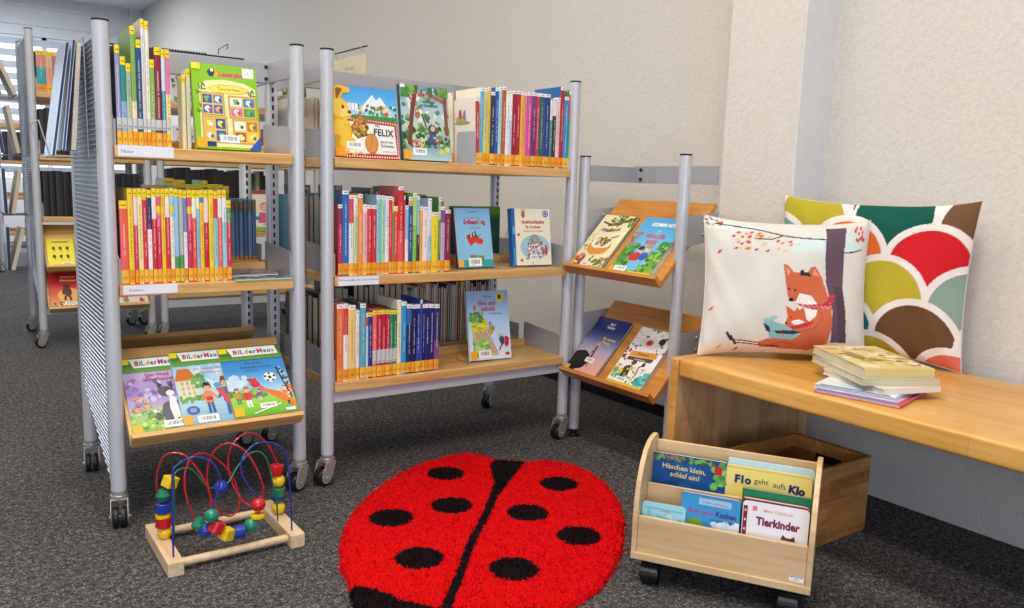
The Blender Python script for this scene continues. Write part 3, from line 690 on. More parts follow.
a.blob(.56, .20, .10, .15, 'b8702c', 7, j=.05); a.blob(.555, .21, .085, .13, 'd88c3e', 17, j=.05); a.line([(.53, .1), (.58, .32)], .008, 'a86424')
a.text('Mit', .66, .44, .06, '20201c', .0); a.text('FELIX', .75, .32, .135, '1a1a1a', .02, -.03, .95); a.text('durch die', .79, .22, .05, '20201c'); a.text('Schweiz', .8, .16, .06, '20201c', .01); a.rect(.72, .1, .92, .105, '9a9a94'); a.rect(.72, .085, .9, .09, '9a9a94')
cut_marks(a, False, 'f2a010', (.18, .12, .42, .22)); a.specks(.15, .02, .45, .08, ['f0c030', 'e8a030'], 14, .015, .03, 9)
faced(.25, .25, .012, (1.108, 2.632, 1.149), (-.18, 0, 0), a, 'picture book with yellow plush animal and red checked frame on cover', spine='b83232')
# forest adventure, teal spine
a = Art(.2, .274)
a.grad(0, 0, 1, 1, ['6a9aa0', '8ab0a8', 'c0d4d0', '9cc0c8', '6a9cae']); a.specks(0, .1, 1, .95, ['a8c8c4', '5a8a70', 'd8e4dc', '3f7a58', 'e8ece0', '88a878'], 120, .03, .09, 2)
a.specks(0, .12, 1, .45, ['2f5a3a', '4a7a3a', '24483a', '6a9a4a', 'c8d890'], 90, .03, .08, 3)
a.poly([(.1, .2), (.18, .2), (.26, .62), (.38, 1), (.3, 1), (.2, .72)], '7a3a32'); a.poly([(.9, .35), (.97, .35), (.96, .95), (.88, .98)], '8a4a3a'); a.line([(.22, .8), (.05, .98)], .03, '6a342c'); a.specks(0, .86, .3, 1, ['4a8a3a', '7ab04a'], 25, .03, .06, 4); a.specks(.8, .86, 1, 1, ['4a8a3a', '6aa04a'], 18, .03, .06, 5)
for i, ch in enumerate('DIE KLEINE FUCHSBANDE'): 
    t = i / 20 - .5; a.text(ch, .57 + t * .62, .86 - t * t * .22 - t * .05, .055, 'c8283a', .03, -t * .35); a.k -= 1
a.k += 1; a.text('DER KLEINE', .58, .95, .025, '2a4a58'); a.text('Abenteuer', .58, .775, .045, '2a2a34', .02); a.text('im Zauberwald', .58, .725, .045, '2a2a34', .02)
a.blob(.33, .61, .05, .07, 'b06a34', 5); a.ell(.33, .67, .04, .035, 'c07a3c'); a.ell(.33, .655, .02, .015, 'f0e6d4')
a.line([(.5, .45), (.42, .62)], .03, '6a3f30'); a.blob(.64, .40, .08, .12, '3a4a58', 7); a.ell(.635, .43, .05, .05, 'e4b494'); a.ell(.55, .52, .02, .025, 'a82a2a'); a.ell(.72, .52, .02, .025, 'a82a2a'); a.blob(.62, .29, .12, .12, '34547a', 8); a.blob(.72, .28, .06, .08, 'a8682f', 9); a.specks(.54, .2, .75, .34, ['5a7a9a', '28405c', 'c8d4dc'], 30, .01, .03, 6)
a.grad(.1, .0, 1, .17, ['a8c8d4', '7aaab8']); a.ell(.27, .19, .1, .08, 'd83a4a', 16, 0, PI); a.specks(.2, .19, .34, .24, ['f4eee8'], 8, .01, .02, 7); a.blob(.80, .12, .07, .05, 'c8d430', 10); a.blob(.92, .16, .05, .05, 'd8dc40', 11)
cut_marks(a, False, 'f2a010', (.2, .07, .48, .16)); a.rect(0, .955, .1, 1, 'f2f2ee')
faced(.2, .274, .022, (1.372, 2.634, 1.149), (-.16, 0, 0), a, 'storybook with misty forest cover beside the grey bookend', spine='1f4a58')
# strawberry book
a = Art(.166, .236)
a.grad(0, 0, 1, 1, ['8cc4e2', '8ac6ea', '7cbce6']); a.rect(0, 0, 1, .13, '2fa0a8'); a.text('Geschichten', .52, .925, .035, '26344a', .01)
a.text('Der kleine rote', .5, .82, .045, 'c8283a', .02); a.text('Erdbeerkönig', .54, .73, .105, 'b8142e', .05, 0, .74); a.text('und das Wunder', .55, .655, .032, '2a3a4a', .01)
a.poly([(.28, .54), (.36, .56), (.55, .50), (.70, .49), (.76, .44), (.70, .38), (.60, .44), (.50, .42), (.40, .36), (.33, .43)], 'dc3018'); a.blob(.64, .445, .11, .075, 'e4341c', 3, j=.06)
for q in range(5): a.ell(.38 + q * .04, .53 + .012 * q, .02, .065, ['2a2a3a', 'c8d0dc'][q % 2], 10, rot=-.4 + q * .2)
a.blob(.56, .52, .06, .05, '3f6a34', 4); a.line([(.6, .5), (.7, .56)], .012, '2a3a20')
a.specks(.36, .13, .74, .2, ['5a9a3a', '7ab83a', 'a06a4a', '48802f'], 40, .02, .05, 5)
cut_marks(a, False, 'f2b428', (.3, .02, .66, .16))
faced(.166, .236, .014, (1.627, 2.656, .745), (-.2, 0, 0), a, 'pale blue book with big red strawberry on its cover', spine='9a2a4a')
# classics for first readers
a = Art(.188, .234)
a.rect(0, 0, 1, 1, 'f0ecd0'); a.rect(0, 0, .085, 1, '1f64b0'); a.rect(.03, 0, .07, .3, '3a9ad4'); a.rect(.02, .55, .08, .68, '5ab0e0')
a.text('Kinderbuchklassiker', .55, .735, .085, 'b02f2a', .035, 0, .68); a.text('für Erstleser', .55, .65, .075, 'b02f2a', .03, 0, .85); a.text('Das große Buch der Klassiker', .55, .59, .042, 'c85a2a', .02, 0, .8)
a.ell(.88, .905, .075, .075, '2a5ea8'); a.ell(.88, .905, .05, .05, 'dfe8f4'); a.ell(.88, .905, .03, .035, '2a5ea8')
a.blob(.30, .9, .05, .07, 'b06a5a', 3); a.ell(.28, .97, .012, .03, 'b06a5a'); a.ell(.33, .96, .012, .03, 'b06a5a'); a.blob(.30, .86, .03, .04, 'c83a3a', 4)
a.ell(.58, .32, .38, .27, '9ccbe0', 28); a.specks(.38, .14, .82, .40, ['f0ece8', 'd04a44', 'e8e4e0', 'c83a34', 'b8d4e4', 'f4f0ec', '8a4a3a'], 130, .015, .045, 5); a.blob(.57, .45, .14, .1, '8a9a90', 6); a.specks(.45, .42, .7, .52, ['a8b0a8', '6a7a74', 'd8d4c8'], 25, .015, .03, 7); a.blob(.86, .27, .035, .12, 'c8402f', 8); a.blob(.37, .12, .05, .02, '6a9a4a', 9)
for u, v in ((.16, .54), (.22, .09)): a.blob(u, v, .035, .03, 'd0504a', 3)
a.barcode(.42, .105, .64, .17)
faced(.188, .234, .03, (1.889, 2.656, .745), (-.15, 0, R_(-4)), a, 'cream book with round blue picture and blue spine edge', spine='2a70b8')
# bull and house mouse
a = Art(.2, .278)
a.grad(0, 0, 1, 1, ['e4ecf2', 'c4dcf0', 'a0c6ea', '9cc0e8']); a.text('Erzählung', .5, .91, .035, '2a3a5a'); a.text('Elvis und', .47, .79, .095, 'b82a4a', .03, 0, .9); a.text('Isabella', .50, .71, .095, 'b82a4a', .03, 0, .9); a.text('im Wunderland', .66, .655, .035, '2a3a5a', .01)
a.ell(.79, .90, .1, .1, 'e8d838'); a.blob(.79, .91, .045, .05, '2a3a2a', 3)
a.poly([(.08, .06), (.1, .45), (.4, .43), (.66, .12), (.7, .05)], 'cdb48c'); 
for q in range(7): a.line([(.15 + q * .05, .45), (.3 + q * .06, .1)], .012, '8a6a48')
a.specks(.06, .42, .42, .58, ['e8e020', 'f0e838', 'd0c818', 'a8b828'], 90, .025, .05, 4); a.specks(.06, .56, .34, .68, ['6aa84a', '8abc5a', '4a8a3a'], 45, .03, .06, 5); a.specks(.08, .05, .45, .28, ['8ac05a', 'a8d070', '6aa84a', 'c0dc88'], 90, .03, .06, 6)
a.blob(.17, .76, .04, .06, 'c87a3a', 7); a.line([(.14, .7), (.3, .64), (.2, .62)], .02, '5a4a4a'); a.blob(.53, .47, .06, .08, 'b89a7a', 8); a.blob(.52, .4, .06, .06, 'e8982a', 9); a.blob(.58, .45, .04, .05, '5a9a4a', 10); a.ell(.51, .53, .03, .03, '8a7a70'); a.blob(.78, .27, .06, .09, '3f4a6a', 11); a.blob(.75, .35, .07, .03, 'd8c8a0', 12); a.blob(.90, .26, .06, .11, 'c8202c', 13); a.line([(.7, .12), (.78, .22)], .025, '2a2a3a'); a.blob(.9, .07, .06, .03, 'd8302a', 14)
cut_marks(a, False, 'f2a518', (.2, .03, .5, .14))
faced(.2, .278, .012, (1.684, 2.642, .373), (-.2, R_(1.2), 0), a, 'pale blue storybook with yellow bush on cliff, bottom shelf', spine='c8d8e4')
a = Art(.25, .235); a.rect(0, 0, 1, 1, '1f5a54'); a.rect(0, .86, 1, 1, '5a9a2c'); a.rect(0, .80, 1, .86, '3f7a28'); a.specks(.1, .1, .9, .7, ['2a6a60', '184a48', '3a7a6a'], 30, .05, .1, 3)
faced(.25, .235, .02, (1.765, 2.945, .743), (-.02, 0, 0), a, 'dark teal book with bright green top edge behind the strawberry book', spine='4a8a2c')
# wire stands behind two of the covers
for x, y, z, lab in ((1.74, 2.70, .743, 'thin wire book easel behind the strawberry book'), (1.72, 2.68, .367, 'thin wire book easel behind the pale blue storybook'), (1.93, 2.70, .743, 'thin wire book easel behind the cream book')):
    m = MB()
    m.tube([(x - .05, y - .055, z + .02), (x - .05, y - .06, z + .003), (x - .05, y + .05, z + .003), (x - .02, y + .02, z + .19), (x + .02, y + .02, z + .19), (x + .05, y + .05, z + .003), (x + .05, y - .06, z + .003), (x + .05, y - .055, z + .02)], .0016, 6)
    tag(m.build('book_easel', M['mesh_wire']), lab, 'book stand')
# grey bookend
m = MB(); m.box((1.598, 2.612, 1.149), (1.601, 2.70, 1.29)); m.box((1.585, 2.60, 1.148), (1.657, 2.72, 1.1492)); m.box((1.6, 2.603, 1.149), (1.656, 2.605, 1.262))
be = MB(); be.prism([(2.60, 1.149), (2.735, 1.149), (2.735, 1.262), (2.725, 1.272), (2.61, 1.272), (2.60, 1.262)], 1.6545, 1.6565, lambda u, v, w_: (w_, u, v)); be.box((1.575, 2.60, 1.148), (1.6565, 2.735, 1.1494))
tag(be.build('bookend', M['plate'], None, .0008), 'grey steel bookend supporting the red leaning book', 'bookend')
# tall cream volume behind it
o = spine_book(1.64, 2.615, 1.148, .017, .21, .272, 'e9dfbe', lab='f2f2ee', lab_h=.014, seed=31, cover='efe6c8', lean=-2.); tag(o, 'tall cream book rising behind the grey bookend', 'book'); o.location.y += .14

# --- the sloping tray of the narrow bookcase: three first readers
def series_head(a, split=.78):
    a.rect(0, .86, 1, 1, '3f7a2a'); a.grad(0, .80, 1, .88, ['6aa84a', '4a8a2f']); a.poly([(.2, .86), (.95, .86), (.92, .985), (.13, .985)], 'f2f0ea')
    cc = ['c8205a', '2a9a4a', '3a6ac0', 'e0902a', '2f8a4a', '3a62c0']
    a.colour_text('BiLderMaus', .22, .90, .892, .085, cc, .045)
    a.rect(.0, .915, .13, .99, 'f2e020'); return a
def trayloc(O, ang, n, x): n += .0008; return (x, O[0] - math.sin(ang) * n + math.cos(ang) * .0015, O[1] + math.cos(ang) * n + math.sin(ang) * .0015)
TA, TO = R_(43), (2.5255, .289)
a = Art(.178, .282)
a.grad(0, 0, 1, .85, ['8ab84a', 'a0c468', 'b8a8cc', 'a88cc8', 'c0a8d8', 'd8c0e0']); a.specks(0, .36, 1, .7, ['b8a0d8', '9a7ac0', 'd8c8e8', 'c0a8d4', '8a6ab0'], 110, .03, .08, 2); a.specks(0, 0, 1, .34, ['7ab04a', 'a8d060', '5a9a3a', 'c8dc88', '8abc58'], 130, .02, .05, 3)
a.text('Der Wald', .55, .735, .062, 'b03a5a', .01); a.text('der Freundschaft', .56, .672, .055, 'b03a5a', .01, 0, .9)
a.specks(.1, .3, .36, .46, ['e8a05a', 'e88a9a', '6aa0d8', 'f0c860', 'e87a5a'], 36, .02, .04, 4)
a.blob(0.65, .25, .14, .22, '5a5a64', 5, j=.05); a.poly([(0.68, .48), (0.77, .42), (0.8, .2), (0.69, .12), (0.65, .3)], 'f0eef0'); a.ell(0.63, .52, .13, .1, '5c5c66'); a.poly([(0.52, .56), (0.51, .66), (0.61, .60)], '4c4c56'); a.poly([(0.69, .60), (0.77, .66), (0.77, .55)], '4c4c56'); a.ell(0.7, .49, .07, .06, 'f2f0f0'); a.ell(0.65, .53, .014, .016, '1a1a1a'); a.ell(0.74, .54, .014, .016, '1a1a1a'); a.blob(0.45, .2, .06, .07, '585862', 6); a.ell(0.4, .27, .03, .035, 'f0eef0')
series_head(a); a.rect(.0, .02, .15, .12, 'f2b020'); a.barcode(.5, .05, .86, .14)
faced(.178, .282, .009, trayloc(TO, TA, .0095, .428), (-(PI / 2 - TA), 0, 0), a, 'first reader with grey and white cat on lilac meadow cover', 'first readers on the sloping tray', 'dcd4c4')
a = Art(.176, .284)
a.grad(0, 0, 1, .85, ['7aa8c0', 'a8d0e0', 'c0e0ee', '8acae8']); a.specks(0, .5, 1, .8, ['d8ecf4', '9ad0ea', 'b8e0f0'], 40, .05, .1, 2)
a.text('Das Geheimnis der', .60, .73, .042, 'c84a4a', .01, 0, .85); a.text('ersten Schultüte', .62, .675, .042, 'c84a4a', .01, 0, .85)
a.rect(.04, .36, .36, .62, 'f0e0a0'); a.poly([(.0, .6), (.08, .76), (.28, .76), (.40, .6)], 'd8782a')
for i in range(3):
    for j in range(3): a.rect(.09 + i * .09, .40 + j * .07, .14 + i * .09, .445 + j * .07, 'a8b8c0')
a.specks(.28, .5, .5, .66, ['5aa04a', '78b858'], 30, .03, .06, 3); a.specks(0, .32, .5, .38, ['6aa84a', '4a8a3a'], 26, .03, .05, 4)
def kid(a, u, v, s, hair, top, legs, skin='eab890'):
    a.line([(u - .03 * s, v), (u - .035 * s, v - .16 * s)], .05 * s, legs); a.line([(u + .03 * s, v), (u + .04 * s, v - .16 * s)], .05 * s, legs)
    a.poly([(u - .08 * s, v - .02 * s), (u + .08 * s, v - .02 * s), (u + .06 * s, v + .13 * s), (u - .06 * s, v + .13 * s)], top); a.line([(u - .06 * s, v + .11 * s), (u - .14 * s, v + .02 * s)], .04 * s, top); a.line([(u + .06 * s, v + .11 * s), (u + .14 * s, v + .03 * s)], .04 * s, top)
    a.ell(u, v + .19 * s, .075 * s, .075 * s, hair); a.ell(u, v + .175 * s, .06 * s, .062 * s, skin); a.poly([(u - .07 * s, v + .2 * s), (u + .07 * s, v + .2 * s), (u + .05 * s, v + .25 * s), (u - .05 * s, v + .25 * s)], hair); a.ell(u - .02 * s, v + .175 * s, .008 * s, .01 * s, '201818'); a.ell(u + .025 * s, v + .175 * s, .008 * s, .01 * s, '201818')
kid(a, .52, .30, 1., '24202a', 'e88a4a', '3a5aa0'); a.ell(.52, .33, .06, .05, 'd02a2a'); kid(a, .86, .30, 1.25, '7a4a2a', '5a6a88', '2f6a98')
a.poly([(.66, .46), (.78, .46), (.94, .20), (.88, .17)], 'd84a5a'); a.ell(.72, .50, .08, .05, '5aa8c8'); a.ell(.2, .2, .11, .09, '4a5aa0'); a.ell(.2, .2, .06, .05, '8a9ad0')
series_head(a); a.rect(.0, .02, .16, .13, 'f2a518'); a.barcode(.24, .03, .6, .12)
faced(.176, .284, .009, trayloc(TO, TA, .0205, .571), (-(PI / 2 - TA), 0, 0), a, 'first reader with schoolchildren and orange roofed house on cover', 'first readers on the sloping tray', 'dcd4c4')
a = Art(.206, .274)
a.grad(0, .25, 1, .85, ['c8e4f0', '7ac0ea', '3f9ade', '3a8ad4']); a.grad(0, 0, 1, .28, ['5aa82a', '8acc3a', 'a0d458']); a.specks(0, .38, .3, .56, ['cfe6f4', 'c4e0f2'], 16, .05, .1, 2); a.specks(.0, .27, .55, .36, ['5aa04a', '7ab85a', '3f8a3a', '8ac468'], 50, .03, .06, 3)
a.text('Die große', .5, .735, .05, '2a3a7a', .0); a.text('Fußball-Überraschung', .52, .675, .052, '2a3a7a', .0, 0, .8); a.text('Lesestufe eins', .45, .63, .03, '2a3a5a', 0)
a.ell(.70, .52, .1, .1, 'f2f2f2', 22); a.ell(.70, .52, .03, .03, '1a1a1e', 6)
for q in range(5): a.ell(.70 + .075 * math.cos(q * 1.257 + .3), .52 + .075 * math.sin(q * 1.257 + .3) * .75, .022, .022, '1a1a1e', 6)
a.poly([(.48, .40), (.52, .35), (.98, .05), (.98, .16), (.80, .30)], 'e8782a'); a.blob(.44, .44, .075, .07, 'd8303a', 4, j=.2); 
for q in range(4): a.line([(.42, .45), (.33 + q * .045, .52 + .01 * (q % 2))], .035, 'd8303a')
a.ell(.52, .38, .035, .04, 'e85a6a'); a.blob(.92, .32, .09, .1, 'e87a2a', 5); a.ell(.86, .34, .05, .05, 'eab890'); a.rect(.88, .3, .91, .66, 'c8ccd4'); a.line([(.84, .66), (.96, .2)], .03, '3a3a44'); a.specks(.84, .1, .98, .66, ['2a2a30', 'e8e4e0', '5a6a7a'], 30, .015, .03, 6)
kid(a, .27, .24, .72, 'c8702a', 'd03a3a', 'f0ece8'); kid(a, .12, .27, .55, '8a5a2a', 'c89a3a', '6a8a3a'); kid(a, .46, .27, .4, '5a3a2a', '7a5a9a', 'd8d0c8'); a.line([(.30, .03), (.75, .13)], .02, 'eef4ea')
series_head(a); a.rect(.0, .015, .15, .13, 'f2b418'); a.barcode(.42, .09, .68, .16); a.rect(.8, .02, .96, .06, 'f0f0ea')
faced(.206, .274, .009, trayloc(TO, TA, .0315, .722), (-(PI / 2 - TA), 0, 0), a, 'first reader with goalkeeper and football on cover', 'first readers on the sloping tray', 'c8b480')

# --- display stand, four covers
SA = R_(46.5)
def standloc(zo, n, y): n += .0008; return (2.111 - math.sin(SA) * n + math.cos(SA) * .0015, y, zo + math.cos(SA) * n + math.sin(SA) * .0015)
SR = (-(PI / 2 - SA), 0, -PI / 2)
a = Art(.195, .285)
a.rect(0, 0, 1, 1, 'f0e4b8'); a.specks(.3, .8, 1, 1, ['3f6a2f', '5a8a3a', '2f5228', '8a9a4a'], 60, .03, .06, 2); a.line([(.1, .86), (.45, .80), (.8, .9), (1, .97)], .04, '6a4a2a'); a.specks(0, .0, .3, .22, ['c8602a', 'd87a3a', '8a3a2a', 'e0a050'], 40, .03, .07, 3); a.specks(.5, 0, 1, .2, ['4a6a34', '6a8a4a', 'a05a30', 'e8dcb0'], 50, .03, .06, 4)
a.text('Waldboot', .5, .68, .1, '4a3a22', .02, .12, .9, .3); a.text('Reise', .78, .58, .06, '4a6a3a', .02, .5)
a.ell(.5, .40, .34, .18, 'd8a03a', 24); a.ell(.5, .44, .28, .13, 'f2ead0', 24); a.poly([(.2, .32), (.85, .40), (.75, .27), (.4, .23)], 'e0902f'); a.specks(.35, .42, .68, .56, ['8a4a2a', 'c87a3a', '6a4a30', 'b8923a', '5a6a3a'], 45, .02, .05, 5); a.specks(.05, .3, .2, .7, ['8a8a4a', 'c8a04a'], 14, .015, .03, 7); a.barcode(.34, .02, .6, .09); a.rect(0, 0, .07, .1, 'f0a51e')
faced(.195, .285, .012, standloc(.747, .0125, 2.566), SR, a, 'cream book with boat-shaped picture on upper tray of display stand', 'face-out books on the display stand', '1f5a58')
a = Art(.222, .282)
a.grad(0, .3, 1, 1, ['7ac0dc', '5ab0dc', '4aa0d4']); a.grad(0, 0, 1, .4, ['8ab83a', '5a9a34', '3f8a34']); a.poly([(.2, .1), (.35, .3), (.6, .32), (.75, .2), (.6, .05)], '7ac4e0'); a.blob(.12, .36, .18, .16, '4a8a2f', 2); a.blob(.9, .5, .2, .12, '3f8a3a', 3); a.specks(0, 0, 1, .5, ['6aa83a', '3f7a2f', 'a0c850', '8ab84a', '2f6a30'], 90, .03, .07, 4); a.poly([(.35, .05), (.3, .4), (.5, .8), (.8, .6), (.65, .3), (.6, .05)], '6ab8dc')
a.specks(.02, .5, .2, .7, ['a85a4a', '8a8a90', 'c8785a'], 20, .03, .05, 5)
a.text('KOMM MIT', .55, .84, .09, 'f4f6f4', .03); a.text('auf', .55, .75, .05, 'e8dc3a', .03); a.text('VORLESE', .53, .625, .1, 'c8283a', .03, 0, .9); a.text('REISE', .53, .52, .1, 'c8283a', .03, 0, .9)
a.blob(.40, .28, .13, .1, 'c82a34', 6, j=.1); a.blob(.58, .30, .1, .09, '2f5aa0', 7, j=.1); a.ell(.43, .40, .06, .06, 'e8b48c'); a.ell(.58, .42, .06, .06, 'e8b48c'); a.blob(.42, .44, .08, .05, '3a2a20', 8); a.blob(.59, .47, .07, .045, 'c8823a', 9); a.rect(.1, 0, .26, .02, 'f2e040'); a.rect(.5, 0, .98, .03, 'f0d828'); a.barcode(.1, .02, .4, .10); a.rect(0, 0, .08, .09, 'f0a51e')
faced(.222, .282, .018, standloc(.747, .0185, 2.317), SR, a, 'blue and green read-aloud book on upper tray of display stand', 'face-out books on the display stand', 'b8bcc0')
a = Art(.195, .285)
a.grad(0, 0, 1, 1, ['e8a890', 'd8a8a0', 'a8a4b4', '5a6a9a', '1f2f7a', '14246a'], 24); a.blob(.22, .2, .3, .26, '181620', 2, j=.08); a.rect(0, 0, .3, .15, '181620'); a.text('Auf', .5, .88, .07, 'eef0f4', .02); a.text('leisen', .52, .82, .07, 'eef0f4', .02); a.text('Ein kleiner', .70, .62, .065, 'e0c84a', .02, -.05); a.text('Traum', .66, .555, .065, 'e0c84a', .02, -.05)
a.line([(.5, .5), (.53, .26)], .06, '8a2f34'); a.ell(.5, .53, .04, .045, 'd8a078'); a.line([(.52, .44), (.44, .36)], .03, '8a2f34'); a.blob(.49, .56, .05, .035, 'c8823a', 3); a.line([(.54, .24), (.58, .12)], .03, '9a4a44'); a.barcode(.42, .2, .68, .28); a.rect(0, 0, .12, .09, 'f0a51e')
faced(.195, .285, .012, standloc(.311, .0125, 2.566), SR, a, 'dusky blue book with small figure on black hill, lower tray', 'face-out books on the display stand', '2a2f5a')
a = Art(.19, .278)
a.rect(0, 0, 1, 1, 'e9ebe8'); a.specks(0, .6, 1, 1, ['3a3a3a', 'c8ccc8', '8a8c8a', 'd8dcd8', '5a5a58'], 60, .02, .05, 2); a.ell(.5, .76, .3, .13, 'd8dcd8', 20); a.ell(.48, .76, .1, .08, 'c8603a'); a.ell(.48, .76, .05, .04, '8a2f2a'); a.blob(.78, .82, .09, .09, '3f2a22', 3)
a.poly([(.16, .49), (.9, .53), (.88, .62), (.18, .58)], 'd8902a'); a.poly([(.18, .42), (.84, .45), (.86, .52), (.17, .48)], '6a3a34'); a.text('Waldtiere', .52, .535, .055, '5a2a1a', .02, .04); a.text('unterwegs', .52, .445, .05, 'e8c8a0', .01, .04)
a.blob(.36, .25, .1, .16, '5a2f1c', 4); a.blob(.42, .4, .07, .06, '5a2f1c', 5); a.blob(.28, .12, .1, .08, '5a2f1c', 6); a.blob(.68, .28, .08, .14, 'e8e8e4', 7); a.blob(.70, .4, .05, .05, '2a2624', 8); a.line([(.66, .2), (.62, .34), (.72, .4)], .03, '2a2624'); a.specks(.3, .06, .9, .32, ['e0c83a', '8ab04a', 'd8d4c8', '6a9a4a', '4a3a2a'], 50, .02, .045, 9); a.specks(.0, .12, .25, .26, ['e8c42a', '3a9a9a', '5ab0a0'], 24, .04, .07, 10); a.specks(.78, .05, 1, .25, ['2f9a98', '3fa8a0', '5ab8b0'], 24, .04, .08, 11); a.rect(.0, 0, 1, .05, 'd8bc30'); a.blob(.06, .46, .05, .05, 'b8283a', 12); a.blob(.12, .58, .04, .05, 'b8283a', 13); a.specks(.02, .3, .14, .7, ['2a2a2a', 'b8283a'], 12, .02, .04, 14); a.barcode(.22, .05, .52, .13)
faced(.19, .278, .015, standloc(.311, .0155, 2.306), SR, a, 'white book with forest animals and orange banner, lower tray', 'face-out books on the display stand', 'a8aca8')

# --- booklets lying flat on the middle shelf
def flat(x, y, z, w, l, t, yaw, cov, edge, label, group=None, art=None, spine=None):
    o = empty('book', (x, y, z), (0, 0, yaw))
    c = MB(); b = min(.0022, t * .2); c.box((0, 0, 0), (w, l, b), edge); c.box((0, 0, t - b), (w, l, t), cov); c.box((0, 0, b), (w, b, t - b), spine or cov) ; c.build('cover', M['cover'], o)
    p = MB(); p.box((.002, b, b), (w - .003, l - .003, t - b)); p.build('page_block', M['pages'], o)
    if art: art.xf(Matrix.Translation((0, 0, t)) @ Matrix.Rotation(-PI / 2, 4, 'X')); art.build('cover_print', M['art'], o)
    return tag(o, label, 'book', group)
a = Art(.19, .225); a.rect(0, 0, 1, 1, '6a7488'); a.specks(0, 0, 1, 1, ['3a4a6a', '9aa4a8', 'c8b090', '55687a', 'a86a50', '2f3a50'], 120, .03, .09, 2)
flat(.750, 2.58, .743, .19, .225, .006, .0, '7a8890', 'b8d8a8', 'thin booklet with pale green edge lying on narrow bookcase middle shelf', None, a, 'b4d8a4')
a = Art(.17, .17); a.rect(0, 0, 1, 1, '8a8a90'); a.specks(0, 0, 1, 1, ['5a4a44', 'b8b0a8', '8a9aa8', '3f4a58', 'c8987a'], 90, .03, .09, 5)
flat(.755, 2.645, .749, .16, .17, .005, R_(4), '8f8f94', 'd8d4cc', 'smaller mottled booklet lying on top of the green edged booklet', None, a, 'd8d8d4')

# --- face-out covers on the far bookcases
def simple_cover(w, h, cols, bg, seed, n=60):
    a = Art(w, h); a.rect(0, 0, 1, 1, bg); a.specks(.05, .05, .95, .95, cols, n, .04, .12, seed); return a
a = Art(.145, .19); a.rect(0, 0, 1, 1, 'f0e22a')
for i in range(3):
    for j in range(2): a.blob(.25 + i * .25, .35 + j * .3, .06, .09, '3a3a20', i + j * 3); a.line([(.25 + i * .25, .3 + j * .3), (.29 + i * .25, .22 + j * .3)], .02, '3a3a20')
a.rect(.2, .86, .8, .9, '6a6a28'); a.barcode(.5, .03, .86, .12)
faced(.145, .19, .01, (.503, 5.515, .507), (-.61, 0, 0), a, 'bright yellow book with small dark figures, upper tray of far left bookcase', spine='d8c820')
faced(.16, .19, .01, (.67, 5.515, .507), (-.61, 0, 0), simple_cover(.16, .19, ['b89aa0', '8a6a74', '6a5a64', 'd8c0c4'], 'a08088', 4), 'dusty pink book on upper tray of far left bookcase', spine='8a7a80')
faced(.17, .20, .01, (.87, 5.515, .507), (-.61, 0, 0), simple_cover(.17, .20, ['5a9a5a', 'd8d0a0', '3a6a4a'], '88a878', 6), 'green book on upper tray of far left bookcase', spine='5a8a5a')
a = Art(.21, .235); a.grad(0, 0, 1, 1, ['e8a03a', 'e05a2a', 'c8242a', 'b81f28']); a.ell(.5, .3, .3, .25, 'f0b84a'); a.text('Bücher im', .5, .83, .08, 'f0d88a', .02); a.text('Abenteuer', .5, .72, .09, 'f0d88a', .02); a.blob(.45, .42, .13, .15, '4a2018', 3); a.blob(.45, .58, .1, .06, '4a2018', 4); a.line([(.4, .3), (.38, .16)], .06, '4a2018'); a.line([(.5, .3), (.53, .16)], .06, '4a2018'); a.specks(.1, .02, .95, .12, ['5a3a34', 'e8e4dc', '3a2a2a'], 30, .02, .05, 5); a.barcode(.35, .03, .7, .12)
faced(.21, .235, .012, (.505, 5.512, .262), (-.61, 0, 0), a, 'red and orange adventure book, lower tray of far left bookcase', spine='8a2020')
faced(.19, .22, .012, (.86, 5.512, .262), (-.61, 0, 0), simple_cover(.19, .22, ['d85a5a', '5aa05a', 'f0e4d4', 'c83a4a'], 'e8d8c8', 8), 'pale red and green book, lower tray of far left bookcase', spine='c8c0b0')
a = simple_cover(.17, .24, ['4a6a3a', '6a8a4a', '88987a'], 'c8cccc', 3); a.blob(.5, .3, .2, .22, '5a6a48', 2); a.blob(.55, .6, .1, .08, '3a3a34', 4)
faced(.17, .24, .012, (1.255, 5.62, 1.531), (-.15, 0, 0), a, 'pale nature book with dark animal, top of far bookcase', spine='c0c0b8')
faced(.17, .23, .012, (1.99, 5.62, 1.531), (-.15, 0, 0), simple_cover(.17, .23, ['4a7a3a', '2f5a34', 'd8d0a0', 'b8a030'], '5a7a48', 9), 'leafy green book at right end, top of far bookcase', spine='3a5a34')
a = Art(.17, .22); a.rect(0, 0, 1, 1, 'e4e6e8'); a.blob(.55, .28, .22, .14, 'd8703a', 2); a.blob(.72, .38, .1, .1, 'd8703a', 3); a.specks(.1, .5, .9, .9, ['8a9098', 'c0c6cc', '6a7078'], 30, .04, .08, 4)
faced(.17, .22, .012, (1.26, 5.62, 1.171), (-.12, 0, 0), a, 'white book with orange fox, second shelf of far bookcase', spine='c8c8c8')
a = Art(.155, .285); a.rect(0, 0, 1, 1, 'f2ecd4'); a.rect(0, .9, 1, 1, 'a04a5a'); a.ell(.52, .60, .2, .2, 'd8904a'); a.ell(.52, .58, .15, .15, 'eec0a0'); a.poly([(.3, .46), (.74, .46), (.84, .2), (.22, .2)], 'd85a88'); a.blob(.2, .32, .14, .09, '2f8a98', 2); a.rect(0, 0, 1, .09, '8ab84a'); a.rect(.0, .09, 1, .12, 'e8d040'); a.barcode(.3, .12, .75, .2); a.ell(.46, .59, .015, .02, '3a2a20'); a.ell(.58, .59, .015, .02, '3a2a20'); a.line([(.48, .52), (.56, .52)], .015, 'a83a3a')
